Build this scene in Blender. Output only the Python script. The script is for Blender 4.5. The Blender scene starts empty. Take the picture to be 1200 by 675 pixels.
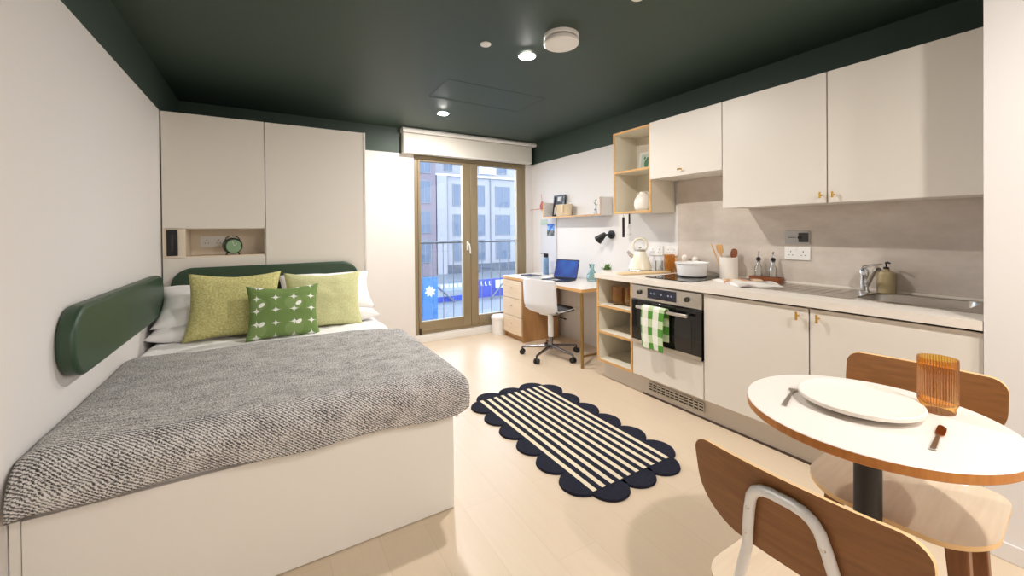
import bpy, bmesh, math, random
from mathutils import Vector, Matrix, noise
random.seed(4)
S = bpy.context.scene
COL = S.collection
PI = math.pi

# ------------------------------------------------------------------ camera
cam_d = bpy.data.cameras.new('camera'); cam = bpy.data.objects.new('camera', cam_d); COL.objects.link(cam)
cam_d.sensor_fit = 'HORIZONTAL'; cam_d.sensor_width = 36.0
cam_d.lens = 472.97 / 1200 * 36
cam_d.shift_y = -(337.5 - 273.8) / 1200
cam_d.clip_start = 0.05; cam_d.clip_end = 300
_r = Vector((0.85660923, -0.51587619, -0.00961167)); _u = Vector((0.01220285, 0.00163244, 0.99992421)); _f = Vector((0.51582141, 0.85666159, -0.00769352))
cam.matrix_world = Matrix(((_r.x, _u.x, -_f.x, 0), (_r.y, _u.y, -_f.y, 0), (_r.z, _u.z, -_f.z, 1.287), (0, 0, 0, 1)))
S.camera = cam

# ------------------------------------------------------------------ world, exposure
SKY = (0.76, 0.86, 1.0); SKY_STRENGTH = 7.5
LAMP_STRENGTH = 1300.0
LAMP_COLOR = (1.0, 0.95, 0.90)
S.view_settings.view_transform = 'Standard'; S.view_settings.look = 'None'
S.view_settings.exposure = 0.2; S.view_settings.gamma = 1.0; S.view_settings.use_curve_mapping = False
w = bpy.data.worlds.new('world'); S.world = w; w.use_nodes = True
bg = w.node_tree.nodes['Background']; bg.inputs[0].default_value = (*SKY, 1); bg.inputs[1].default_value = SKY_STRENGTH

# ------------------------------------------------------------------ materials
def lin(c):
    return tuple(((v / 255) / 12.92 if v / 255 <= 0.04045 else ((v / 255 + 0.055) / 1.055) ** 2.4) for v in c)

class NT:
    def __init__(s, name):
        s.m = bpy.data.materials.new(name); s.m.use_nodes = True
        s.t = s.m.node_tree; s.b = s.t.nodes['Principled BSDF']; s.o = s.t.nodes['Material Output']
    def n(s, typ, **kw):
        nd = s.t.nodes.new(typ)
        for k, v in kw.items(): setattr(nd, k, v)
        return nd
    def l(s, a, b): s.t.links.new(a, b)
    def math(s, op, a, b=None, c=None):
        nd = s.n('ShaderNodeMath', operation=op)
        for i, v in enumerate((a, b, c)):
            if v is None: continue
            if isinstance(v, (int, float)): nd.inputs[i].default_value = v
            else: s.l(v, nd.inputs[i])
        return nd.outputs[0]
    def mix(s, f, a, b):
        nd = s.n('ShaderNodeMix', data_type='RGBA')
        if isinstance(f, (int, float)): nd.inputs[0].default_value = f
        else: s.l(f, nd.inputs[0])
        for i, v in ((6, a), (7, b)):
            if isinstance(v, tuple): nd.inputs[i].default_value = (*v, 1)
            else: s.l(v, nd.inputs[i])
        return nd.outputs[2]
    def coords(s, which='Object', scale=(1, 1, 1), rot=(0, 0, 0)):
        tc = s.n('ShaderNodeTexCoord'); mp = s.n('ShaderNodeMapping')
        mp.inputs['Scale'].default_value = scale; mp.inputs['Rotation'].default_value = rot
        s.l(tc.outputs[which], mp.inputs[0]); return mp.outputs[0]
    def noise(s, vec, scale, detail=2, rough=0.5):
        nd = s.n('ShaderNodeTexNoise'); nd.inputs['Scale'].default_value = scale
        nd.inputs['Detail'].default_value = detail; nd.inputs['Roughness'].default_value = rough
        s.l(vec, nd.inputs[0]); return nd.outputs['Fac']
    def ramp(s, f, stops, interp='LINEAR'):
        nd = s.n('ShaderNodeValToRGB'); cr = nd.color_ramp; cr.interpolation = interp
        while len(cr.elements) < len(stops): cr.elements.new(0.5)
        for e, (p, c) in zip(cr.elements, stops): e.position = p; e.color = (*c, 1)
        s.l(f, nd.inputs[0]); return nd.outputs[0]
    def bump(s, h, strength, dist=0.01):
        nd = s.n('ShaderNodeBump'); nd.inputs['Strength'].default_value = strength; nd.inputs['Distance'].default_value = dist
        s.l(h, nd.inputs['Height']); s.l(nd.outputs[0], s.b.inputs['Normal'])
    def col(s, v):
        if isinstance(v, tuple): s.b.inputs['Base Color'].default_value = (*v, 1)
        else: s.l(v, s.b.inputs['Base Color'])

def plain(name, rgb, rough=0.5, metal=0.0, bump=0.0, bscale=60, vary=0.0, spec=0.5):
    k = NT(name); c = lin(rgb)
    k.b.inputs['Roughness'].default_value = rough; k.b.inputs['Metallic'].default_value = metal
    k.b.inputs['Specular IOR Level'].default_value = spec
    v = k.coords()
    if vary:
        f = k.noise(v, 3.0, 3)
        k.col(k.mix(f, tuple(x * (1 - vary) for x in c), tuple(min(1, x * (1 + vary)) for x in c)))
    else: k.col(c)
    if bump: k.bump(k.noise(v, bscale, 3), bump, 0.004)
    return k.m

def wood(name, a, b, axis=1, scale=1.0, rough=0.45, stretch=14):
    k = NT(name); sc = [stretch, stretch, stretch]; sc[axis] = 1.0
    v = k.coords(scale=tuple(sc)); f = k.noise(v, 4.0 * scale, 5, 0.6)
    k.col(k.ramp(f, [(0.3, lin(a)), (0.7, lin(b))])); k.b.inputs['Roughness'].default_value = rough
    k.bump(f, 0.05, 0.002)
    return k.m

def emis(name, rgb, strength):
    k = NT(name); k.b.inputs['Base Color'].default_value = (0, 0, 0, 1)
    k.b.inputs['Emission Color'].default_value = (*rgb, 1); k.b.inputs['Emission Strength'].default_value = strength
    return k.m

def glass(name, tint, gloss=0.12, rough=0.03, edge=1.0):
    k = NT(name); t = k.t; t.nodes.remove(k.b)
    lw = k.n('ShaderNodeLayerWeight'); lw.inputs[0].default_value = 0.35
    tr = k.n('ShaderNodeBsdfTransparent'); k.l(k.mix(lw.outputs['Facing'], tint, tuple(c ** edge for c in tint)), tr.inputs[0])
    gl = k.n('ShaderNodeBsdfGlossy'); gl.inputs['Roughness'].default_value = rough
    f = k.math('MULTIPLY_ADD', lw.outputs['Fresnel'], 0.6, gloss * 0.3)
    mx = k.n('ShaderNodeMixShader'); k.l(f, mx.inputs[0]); k.l(tr.outputs[0], mx.inputs[1]); k.l(gl.outputs[0], mx.inputs[2])
    k.l(mx.outputs[0], k.o.inputs[0]); return k.m

M = {}
M['white'] = plain('white_wall_paint', (226, 222, 219), 0.75, bump=0.03, bscale=150)
M['green'] = plain('dark_green_paint', (52, 69, 60), 0.55, bump=0.03, bscale=150)
M['cream'] = plain('cream_cabinet_laminate', (225, 218, 208), 0.42)
M['warm'] = plain('warm_white_wardrobe_laminate', (233, 227, 218), 0.5)
M['niche'] = plain('pale_birch_lining', (234, 219, 198), 0.5)
M['carcass'] = plain('pale_cabinet_lining', (226, 218, 200), 0.5)
M['ply'] = wood('plywood_edge', (196, 146, 84), (218, 172, 110), 1, 2)
M['worktop'] = plain('pale_worktop', (230, 221, 210), 0.4, vary=0.04)
M['splash'] = NT('stone_splashback_panel')
k = M['splash']; v = k.coords(scale=(1, 1, 2.2)); f = k.noise(v, 5, 6, 0.65)
k.col(k.ramp(f, [(0.3, lin((196, 184, 172))), (0.7, lin((214, 203, 192)))])); k.b.inputs['Roughness'].default_value = 0.45; M['splash'] = k.m
M['plinth'] = plain('grey_beige_plinth', (206, 196, 184), 0.4)
M['brass'] = plain('brass', (214, 174, 84), 0.25, 1.0)
M['steel'] = plain('brushed_steel', (196, 190, 182), 0.28, 1.0, bump=0.02, bscale=200)
M['chrome'] = plain('chrome', (225, 226, 230), 0.08, 1.0)
M['black'] = plain('black_plastic', (18, 18, 20), 0.4)
M['blackgl'] = plain('black_glass', (10, 10, 12), 0.06)
M['navyp'] = plain('dark_navy_display', (22, 26, 44), 0.15)
M['whitep'] = plain('white_plastic', (236, 234, 230), 0.35)
M['blind'] = plain('white_blind_fabric', (226, 222, 212), 0.8, bump=0.05, bscale=300)
M['bronze'] = plain('bronze_window_frame', (152, 137, 110), 0.35, 0.35)
M['darkline'] = plain('dark_gap', (70, 52, 40), 0.8)
M['glass'] = glass('clear_window_glass', (0.93, 0.96, 0.99), 0.06, 0.0)
M['cglass'] = glass('clear_glass', (0.97, 0.98, 0.975), 0.15)
M['tglass'] = glass('teal_tinted_glass', (0.78, 0.90, 0.89), 0.2)
M['amber'] = glass('amber_glass', (0.97, 0.77, 0.34), 0.2, edge=2.2)
M['wtube'] = plain('white_painted_steel', (238, 238, 238), 0.3)
M['walnut'] = wood('walnut_veneer', (122, 79, 42), (144, 96, 52), 1, 1.5, 0.4)
M['birch'] = wood('pale_birch_seat', (204, 184, 158), (216, 198, 174), 0, 1, 0.4)
M['lightedge'] = plain('light_ply_edge', (222, 184, 132), 0.5)
M['tedge'] = wood('oiled_ply_table_edge', (176, 110, 46), (198, 132, 62), 2, 1)
M['wlam'] = plain('white_table_laminate', (232, 224, 216), 0.35)
M['legwood'] = wood('dark_oiled_oak', (112, 66, 28), (142, 88, 42), 2, 1, 0.4)
M['drawer'] = wood('limed_oak_drawer_front', (214, 190, 160), (226, 204, 176), 1, 1)
M['desk_side'] = wood('oak_veneer_panel', (176, 130, 82), (196, 150, 100), 2, 1)
M['greypad'] = plain('charcoal_seat_fabric', (70, 72, 76), 0.9, bump=0.2, bscale=300)
M['gshell'] = plain('white_chair_shell', (222, 222, 226), 0.4)
M['headgreen'] = plain('dark_green_faux_leather', (48, 72, 52), 0.4, bump=0.05, bscale=250)
M['ceramic'] = plain('white_speckled_ceramic', (236, 228, 218), 0.35, vary=0.03)
M['cer_white'] = plain('white_enamel', (238, 236, 234), 0.2)
M['kettle'] = plain('cream_enamel', (238, 232, 212), 0.22)
M['board'] = wood('maple_board', (222, 190, 142), (234, 206, 162), 1, 2)
M['spoonwood'] = wood('beech_spoon', (206, 160, 104), (222, 180, 124), 2, 2)
M['rackwood'] = wood('acacia_rack', (110, 58, 28), (146, 82, 42), 1, 2)
M['basket'] = plain('woven_seagrass', (214, 196, 164), 0.85, bump=0.5, bscale=120, vary=0.12)
M['soap'] = plain('olive_stoneware', (160, 142, 104), 0.35)
M['paper'] = plain('white_paper', (240, 238, 234), 0.7)
M['pink'] = plain('dusty_red_pink', (196, 100, 104), 0.6)
M['pinkstem'] = plain('pale_pink_stick', (206, 150, 150), 0.6)
M['leaf'] = plain('green_leaf', (104, 138, 70), 0.6, vary=0.3)
M['clockgreen'] = plain('sage_clock_face', (128, 160, 122), 0.4)
M['clockrim'] = plain('dark_green_enamel', (34, 52, 36), 0.25)
M['sticker_grey'] = plain('grey_card', (182, 180, 176), 0.7)
M['copper'] = plain('copper_steel', (200, 120, 70), 0.22, 1.0)

# oak floor: planks run along y
k = NT('light_oak_planks'); v = k.coords(rot=(0, 0, PI / 2))
br = k.n('ShaderNodeTexBrick'); k.l(v, br.inputs[0])
for nm, val in (('Scale', 1.0), ('Mortar Size', 0.0012), ('Brick Width', 1.25), ('Row Height', 0.19), ('Bias', 0.0), ('Mortar Smooth', 0.3)): br.inputs[nm].default_value = val
br.offset = 0.37
br.inputs['Color1'].default_value = (*lin((218, 199, 174)), 1); br.inputs['Color2'].default_value = (*lin((223, 205, 182)), 1); br.inputs['Mortar'].default_value = (*lin((206, 185, 157)), 1)
v2 = k.coords(scale=(18, 1.2, 1)); g = k.noise(v2, 3.0, 5, 0.6)
k.col(k.mix(k.math('MULTIPLY', g, 0.5), br.outputs['Color'], lin((208, 184, 152)))); k.b.inputs['Roughness'].default_value = 0.34
k.bump(g, 0.03, 0.002); M['floor'] = k.m

# salt and pepper twill knit
k = NT('grey_fleck_knit'); v = k.coords('UV', scale=(.75, 1, 1))
wv = k.n('ShaderNodeTexWave', wave_type='BANDS', bands_direction='DIAGONAL'); k.l(v, wv.inputs[0])
wv.inputs['Scale'].default_value = 62; wv.inputs['Distortion'].default_value = 4.0; wv.inputs['Detail'].default_value = 2; wv.inputs['Detail Scale'].default_value = 3.0
n1 = k.noise(v, 210, 2, 0.7); n2 = k.noise(v, 14, 2)
s1 = k.math('ADD', k.math('MULTIPLY', wv.outputs['Fac'], 0.28), k.math('MULTIPLY', n1, 0.82))
s2 = k.math('ADD', s1, k.math('MULTIPLY', n2, 0.22))
k.col(k.ramp(s2, [(0.46, lin((62, 58, 58))), (0.60, lin((136, 133, 132))), (0.75, lin((228, 225, 221)))])); k.b.inputs['Roughness'].default_value = 0.95
k.b.inputs['Specular IOR Level'].default_value = 0.1
k.bump(s1, 0.6, 0.01); M['knit'] = k.m

def fabric(name, a, b, scale=70, bump=0.35):
    k = NT(name); v = k.coords('UV'); f = k.noise(v, scale, 3, 0.7)
    k.col(k.ramp(f, [(0.35, lin(a)), (0.65, lin(b))])); k.b.inputs['Roughness'].default_value = 0.9; k.b.inputs['Specular IOR Level'].default_value = 0.15
    k.bump(f, bump, 0.004); return k.m
M['linen'] = plain('white_cotton', (248, 246, 245), 0.85, bump=0.06, bscale=200, spec=0.2)
M['mustard'] = fabric('mustard_boucle', (182, 175, 96), (222, 217, 164), 90, 0.6)
M['pale_olive'] = fabric('pale_olive_weave', (196, 196, 138), (220, 219, 174), 110, 0.4)

# green cotton printed with white four-pointed stars
k = NT('green_star_print'); tc = k.n('ShaderNodeTexCoord'); sp = k.n('ShaderNodeSeparateXYZ'); k.l(tc.outputs['UV'], sp.inputs[0])
def cell(o, period, off): return k.math('SUBTRACT', k.math('FRACT', k.math('ADD', k.math('DIVIDE', o, period), off)), 0.5)
cu = cell(sp.outputs[0], 0.105, 0.0); cv = cell(sp.outputs[1], 0.082, 0.5)
au = k.math('POWER', k.math('ABSOLUTE', cu), 0.42); av = k.math('POWER', k.math('ABSOLUTE', cv), 0.42)
star = k.math('LESS_THAN', k.math('ADD', au, av), 0.67)
# white petals scattered on a coarser grid
pu = cell(sp.outputs[0], 0.21, 0.12); pv = cell(sp.outputs[1], 0.123, 0.2)
pd = k.math('ADD', k.math('POWER', k.math('MULTIPLY', k.math('SUBTRACT', pu, k.math('MULTIPLY', pv, 0.3)), 13.0), 2.0), k.math('POWER', k.math('MULTIPLY', pv, 8.0), 2.0))
petal = k.math('LESS_THAN', pd, 1.0)
wh = k.math('MAXIMUM', star, petal)
cr = k.math('LESS_THAN', k.math('ADD', k.math('POWER', cell(sp.outputs[0], 0.21, 0.25), 2.0), k.math('POWER', cell(sp.outputs[1], 0.164, 0.25), 2.0)), 0.07)
base = k.mix(cr, lin((116, 142, 82)), lin((130, 154, 96)))
k.col(k.mix(wh, base, lin((238, 240, 232)))); k.b.inputs['Roughness'].default_value = 0.85; k.b.inputs['Specular IOR Level'].default_value = 0.2
M['star'] = k.m

# rug: navy with cream stripes (object coords, origin at rug centre)
k = NT('navy_cream_stripe_rug'); tc = k.n('ShaderNodeTexCoord'); sp = k.n('ShaderNodeSeparateXYZ'); k.l(tc.outputs['Object'], sp.inputs[0])
fx = k.math('FRACT', k.math('DIVIDE', k.math('ADD', sp.outputs[0], 0.2855), 0.0595))
st = k.math('LESS_THAN', fx, 0.44)
st = k.math('MULTIPLY', st, k.math('LESS_THAN', k.math('ABSOLUTE', sp.outputs[0]), 0.2855))
st = k.math('MULTIPLY', st, k.math('LESS_THAN', k.math('ABSOLUTE', sp.outputs[1]), 0.617))
v = k.coords(); f = k.noise(v, 120, 2, 0.7)
nv = k.mix(f, lin((24, 25, 36)), lin((52, 53, 66))); cr = k.mix(f, lin((214, 200, 172)), lin((238, 226, 200)))
k.col(k.mix(st, nv, cr)); k.b.inputs['Roughness'].default_value = 0.95; k.b.inputs['Specular IOR Level'].default_value = 0.1
k.bump(f, 0.5, 0.006); M['rug'] = k.m

# gingham towel
k = NT('green_gingham'); tc = k.n('ShaderNodeTexCoord'); sp = k.n('ShaderNodeSeparateXYZ'); k.l(tc.outputs['UV'], sp.inputs[0])
a = k.math('LESS_THAN', k.math('FRACT', k.math('ADD', k.math('DIVIDE', sp.outputs[0], 0.096), 0.32)), 0.46)
b = k.math('LESS_THAN', k.math('FRACT', k.math('ADD', k.math('DIVIDE', sp.outputs[1], 0.115), 0.1)), 0.5)
both = k.math('MULTIPLY', a, b)
one = k.math('SUBTRACT', k.math('MAXIMUM', a, b), both)
c1 = k.mix(k.math('MULTIPLY', one, 0.35), lin((240, 238, 228)), lin((198, 210, 170)))
c2 = k.mix(k.math('MULTIPLY', k.math('MULTIPLY', a, k.math('SUBTRACT', 1.0, b)), 0.8), c1, lin((184, 208, 156)))
k.col(k.mix(both, c2, lin((82, 148, 52)))); k.b.inputs['Roughness'].default_value = 0.9; M['gingham'] = k.m

# exterior
M['concrete'] = plain('pale_concrete', (120, 119, 124), 0.8, vary=0.05)
M['brick'] = plain('lilac_brick', (98, 89, 96), 0.85, vary=0.1)
M['pavement'] = plain('wet_grey_pavement', (80, 86, 94), 0.5, vary=0.1)
M['extglass'] = plain('blue_grey_window_pane', (60, 72, 90), 0.3)
M['extframe'] = plain('grey_window_frame', (90, 94, 100), 0.5)
M['hoard_light'] = plain('sky_blue_hoarding', (28, 80, 128), 0.5)
M['hoard_dark'] = plain('royal_blue_hoarding', (14, 42, 124), 0.5)
M['extwhite'] = plain('bright_white_panel', (172, 172, 174), 0.6)
M['rail'] = plain('grey_steel_railing', (104, 108, 116), 0.5, 0.2)
M['extdark'] = plain('dark_shopfront', (56, 62, 72), 0.3)

# ------------------------------------------------------------------ mesh helpers
def nb(): return bmesh.new()
def box(bm, x0, x1, y0, y1, z0, z1, mi=0):
    vs = [bm.verts.new((x, y, z)) for x in (x0, x1) for y in (y0, y1) for z in (z0, z1)]
    for idx in ((0, 1, 3, 2), (4, 6, 7, 5), (0, 4, 5, 1), (2, 3, 7, 6), (0, 2, 6, 4), (1, 5, 7, 3)):
        bm.faces.new([vs[i] for i in idx]).material_index = mi
    return bm
def frame_of(d):
    d = d.normalized(); a = Vector((0, 0, 1)) if abs(d.z) < 0.95 else Vector((1, 0, 0))
    x = a.cross(d).normalized(); return x, d.cross(x)
def cyl(bm, p0, p1, r0, r1=None, seg=20, mi=0, caps=True):
    p0, p1 = Vector(p0), Vector(p1); r1 = r0 if r1 is None else r1
    x, y = frame_of(p1 - p0); A, B = [], []
    for i in range(seg):
        a = 2 * PI * i / seg; d = x * math.cos(a) + y * math.sin(a)
        A.append(bm.verts.new(p0 + d * r0)); B.append(bm.verts.new(p1 + d * r1))
    for i in range(seg):
        j = (i + 1) % seg; bm.faces.new((A[i], A[j], B[j], B[i])).material_index = mi
    if caps:
        bm.faces.new(A[::-1]).material_index = mi; bm.faces.new(B).material_index = mi
    return bm
def tube(bm, pts, r, seg=12, mi=0, closed=False):
    pts = [Vector(p) for p in pts]; n = len(pts); rings = []
    x = None
    for i, p in enumerate(pts):
        if closed: d = pts[(i + 1) % n] - pts[i - 1]
        else: d = pts[min(i + 1, n - 1)] - pts[max(i - 1, 0)]
        d.normalize()
        if x is None: x, _ = frame_of(d)
        x = (x - d * x.dot(d)).normalized(); y = d.cross(x)
        rr = r[i] if isinstance(r, (list, tuple)) else r
        rings.append([bm.verts.new(p + (x * math.cos(2 * PI * k / seg) + y * math.sin(2 * PI * k / seg)) * rr) for k in range(seg)])
    m = n if closed else n - 1
    for i in range(m):
        a, b = rings[i], rings[(i + 1) % n]
        for k in range(seg):
            j = (k + 1) % seg; bm.faces.new((a[k], a[j], b[j], b[k])).material_index = mi
    if not closed:
        bm.faces.new(rings[0][::-1]).material_index = mi; bm.faces.new(rings[-1]).material_index = mi
    return bm
def lathe(bm, prof, c=(0, 0, 0), seg=40, mi=0, rib=0, ribn=0):
    c = Vector(c); rings = []
    for (r, z) in prof:
        if r < 1e-5: rings.append([bm.verts.new(c + Vector((0, 0, z)))])
        else:
            ring = []
            for k in range(seg):
                a = 2 * PI * k / seg; rr = r * (1 + (rib * abs(math.sin(a * ribn / 2)) if rib else 0))
                ring.append(bm.verts.new(c + Vector((rr * math.cos(a), rr * math.sin(a), z))))
            rings.append(ring)
    for a, b in zip(rings, rings[1:]):
        for k in range(seg):
            j = (k + 1) % seg
            if len(a) == 1 and len(b) == 1: continue
            if len(a) == 1: f = bm.faces.new((a[0], b[j], b[k]))
            elif len(b) == 1: f = bm.faces.new((a[k], a[j], b[0]))
            else: f = bm.faces.new((a[k], a[j], b[j], b[k]))
            f.material_index = mi
    return bm
def prism(bm, pts, fn, t0, t1, mi=0, side=None):
    """pts: 2D outline; fn(u, v, t) -> 3D"""
    A = [bm.verts.new(fn(u, v, t0)) for u, v in pts]; B = [bm.verts.new(fn(u, v, t1)) for u, v in pts]
    bm.faces.new(A[::-1]).material_index = mi; bm.faces.new(B).material_index = mi
    n = len(pts)
    for i in range(n):
        j = (i + 1) % n; bm.faces.new((A[i], A[j], B[j], B[i])).material_index = mi if side is None else side
    return bm
def rrect(w, h, r, seg=8):
    rs = r if isinstance(r, (list, tuple)) else [r] * 4     # tr, tl, bl, br
    out = []
    for (sx, sy, a0), q in zip(((1, 1, 0), (-1, 1, PI / 2), (-1, -1, PI), (1, -1, 1.5 * PI)), rs):
        cx, cy = sx * (w / 2 - q), sy * (h / 2 - q)
        for i in range(seg + 1):
            a = a0 + PI / 2 * i / seg; out.append((cx + q * math.cos(a), cy + q * math.sin(a)))
    return out
XY = lambda z: (lambda u, v, t: (u, v, z + t))
ORG = {}
def mesh(name, bm, mats, parent=None, org=(0, 0, 0), smooth=35, bevel=0.0, bseg=2, uvs=None):
    off = ORG[parent.name] if parent else Vector(org)
    bmesh.ops.recalc_face_normals(bm, faces=bm.faces)
    bmesh.ops.translate(bm, verts=bm.verts, vec=-off)
    me = bpy.data.meshes.new(name); bm.to_mesh(me); bm.free()
    for m in (mats if isinstance(mats, (list, tuple)) else [mats]): me.materials.append(m)
    if smooth:
        for p in me.polygons: p.use_smooth = True
        me.set_sharp_from_angle(angle=math.radians(smooth))
    ob = bpy.data.objects.new(name, me); COL.objects.link(ob)
    if parent: ob.parent = parent
    else: ob.location = off
    ORG[ob.name] = off
    if bevel:
        b = ob.modifiers.new('bevel', 'BEVEL'); b.width = bevel; b.segments = bseg; b.limit_method = 'ANGLE'; b.angle_limit = math.radians(40)
    return ob
def tag(ob, label, cat, group=None):
    ob['label'] = label; ob['category'] = cat
    if group: ob['group'] = group
    return ob
def thing(name, loc, label, cat, group=None):
    o = bpy.data.objects.new(name, None); COL.objects.link(o); o.location = loc; o.empty_display_size = 0.1
    ORG[o.name] = Vector(loc); return tag(o, label, cat, group)
def struct(name, bm, mats, parent=None, **kw):
    o = mesh(name, bm, mats, parent, **kw)
    if not parent: o['kind'] = 'structure'
    return o
def bx(*a): return box(nb(), *a)
def arc(c, r, a0, a1, n, fn): return [fn(c[0] + r * math.cos(a0 + (a1 - a0) * i / n), c[1] + r * math.sin(a0 + (a1 - a0) * i / n)) for i in range(n + 1)]

XL, XR, YB, YF, H = -0.66, 3.06, 4.53, -1.7, 2.45
ZG = 2.168            # where the green paint starts
# ------------------------------------------------------------------ room shell
struct('floor', bx(XL - .15, XR + .15, YF - .15, YB + .15, -.1, 0), M['floor'], smooth=0)
struct('ceiling', bx(XL - .15, XR + .15, YF - .15, YB + .15, H, H + .1), M['green'], smooth=0)
b = bx(XL - .15, XL, YF, YB + .15, 0, ZG, 0); box(b, XL - .15, XL, YF, YB + .15, ZG, H, 1)
struct('wall_left', b, [M['white'], M['green']], smooth=0)
b = bx(XR, XR + .15, YF, YB + .15, 0, ZG, 0); box(b, XR, XR + .15, YF, YB + .15, ZG, H, 1)
struct('wall_right', b, [M['white'], M['green']], smooth=0)
b = bx(XL, 1.425, YB, YB + .15, 0, ZG, 0); box(b, 2.955, XR, YB, YB + .15, 0, ZG, 0); box(b, 1.425, 2.955, YB, YB + .15, 0, .085, 0)
box(b, XL, XR, YB, YB + .15, ZG, H, 1)
struct('wall_back', b, [M['white'], M['green']], smooth=0)
struct('wall_front', bx(XL, XR, YF - .15, YF, 0, H), M['white'], smooth=0)
struct('wall_end', bx(2.42, XR, YF, .405, 0, H), M['white'], smooth=0)
struct('baseboard_end', bx(2.408, 2.42, YF, .405, 0, .07), M['white'], smooth=0, bevel=.003)
struct('trim_1', bx(1.43, XR - .001, 4.515, YB, 0, .075), M['whitep'], smooth=0, bevel=.004)
# access hatch outline in the ceiling
b = nb()
for (x0, x1, y0, y1) in ((1.19, 2.10, 2.895, 2.899), (1.19, 2.10, 3.352, 3.356), (1.19, 1.194, 2.9, 3.352), (2.096, 2.10, 2.9, 3.352)):
    box(b, x0, x1, y0, y1, H - .0015, H)
struct('trim_2', b, M['black'], smooth=0)

# balcony door
win = bpy.data.objects.new('window_1', None); COL.objects.link(win); win.location = (2.19, 4.58, .085); win['kind'] = 'structure'; ORG['window_1'] = Vector(win.location)
b = nb(); Y0, Y1 = 4.555, 4.64
box(b, 1.425, 1.475, Y0, Y1, .085, ZG); box(b, 2.905, 2.955, Y0, Y1, .085, ZG); box(b, 1.475, 2.905, Y0, Y1, .085, .115); box(b, 1.475, 2.905, Y0, Y1, 2.125, ZG)
mesh('window_frame', b, M['bronze'], win, bevel=.003)
for (x0, x1) in ((1.477, 2.139), (2.143, 2.903)):
    b = nb(); y0, y1 = 4.55, 4.61; sw = .05 if x0 < 2 else .09; ew = .105 if x0 < 2 else .09
    sl, sr = (.03, .10) if x0 < 2 else (.10, .085)
    box(b, x0, x0 + sl, y0, y1, .117, 2.123); box(b, x1 - sr, x1, y0, y1, .117, 2.123)
    box(b, x0 + sl, x1 - sr, y0, y1, .117, .235); box(b, x0 + sl, x1 - sr, y0, y1, 2.10, 2.123)
    leaf = mesh('door_leaf', b, M['bronze'], win, bevel=.003)
    mesh('glass_pane', bx(x0 + sl - .01, x1 - sr + .01, 4.578, 4.586, .225, 2.11), M['glass'], leaf, smooth=0)
    if x0 < 2:
        b = bx(2.085, 2.11, 4.543, 4.55, 1.05, 1.16); tube(b, [(2.097, 4.545, 1.13), (2.097, 4.51, 1.13), (2.10, 4.50, 1.12), (2.11, 4.50, 1.07), (2.112, 4.50, 1.01)], .009, 10)
        mesh('handle', b, M['whitep'], leaf)
        mesh('door_stop', bx(1.48, 1.497, 4.535, 4.55, .087, .16), M['black'], leaf)

# blind
bl = thing('roller_blind', (2.1, 4.48, 2.17), 'white roller blind rolled up under its pelmet above the glazed balcony doors', 'blind')
mesh('pelmet', bx(1.285, 2.99, 4.44, 4.525, 2.165, 2.385), M['blind'], bl, bevel=.004)
mesh('bottom_bar', bx(1.29, 2.985, 4.432, 4.4395, 2.165, 2.18), M['whitep'], bl, bevel=.002)
mesh('cassette', cyl(bx(1.275, 3.055, 4.44, 4.525, 2.39, 2.445), (1.275, 4.44, 2.415), (3.055, 4.44, 2.415), .025), M['whitep'], bl, bevel=.003)

# ------------------------------------------------------------------ ceiling fittings
M['lamp'] = emis('lamp_glow', LAMP_COLOR, LAMP_STRENGTH)
lab = {2.248: 'recessed round downlight shining in the middle of the dark green ceiling', 3.757: 'recessed round downlight shining near the balcony door blind'}
lab[-.35] = 'unseen recessed round downlight added behind the viewer to light the chairs and bed front'  # out of view, added to brighten the dining chairs and bed front
lab[-1.25] = 'second unseen round downlight added behind the viewer, furthest from the windows'  # another added lamp out of view, fills the near end with light
for y in (2.248, 3.757, -.35, -1.25):
    lx_ = 1.484
    t = thing('downlight', (lx_, y, H), lab[y], 'ceiling light', 'recessed ceiling downlights')
    mesh('trim_ring', lathe(nb(), [(.047, -.001), (.058, -.001), (.06, -.006), (.056, -.009), (.047, -.007), (.047, -.001)], (lx_, y, H), 40), M['whitep'], t)
    mesh('lens', lathe(nb(), [(.046, -.003), (.044, -.008), (.03, -.012), (0, -.014)], (lx_, y, H), 32), M['lamp'], t)
def disc(name, x, y, r, h, label, cat):
    t = thing(name, (x, y, H), label, cat)
    return t
t = disc('ceiling_vent', 1.513, 1.92, .105, .05, 'large round white two-tier vent disc on the dark green ceiling', 'vent')
mesh('base', lathe(nb(), [(0, 0), (.105, 0), (.105, -.016), (.10, -.02), (0, -.02)], (1.513, 1.92, H), 48), M['whitep'], t)
mesh('neck', cyl(nb(), (1.513, 1.92, H - .02), (1.513, 1.92, H - .03), .085, seg=40), M['plinth'], t)
mesh('cover', lathe(nb(), [(0, -.03), (.1, -.03), (.105, -.034), (.105, -.05), (.098, -.057), (0, -.058)], (1.513, 1.92, H), 48), M['whitep'], t)
tag(mesh('ceiling_disc', lathe(nb(), [(0, 0), (.034, 0), (.034, -.004), (.03, -.008), (0, -.008)], (1.169, 2.239, H), 32), M['whitep'], org=(1.169, 2.239, H)), 'small plain white round cap on the ceiling left of the vent disc', 'ceiling disc')
tag(mesh('ceiling_disc', lathe(nb(), [(0, 0), (.036, 0), (.036, -.004), (.03, -.009), (0, -.009)], (1.594, 1.405, H), 32), M['whitep'], org=(1.594, 1.405, H)), 'small white ceiling disc cut by the top edge of the photo', 'ceiling disc')

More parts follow.
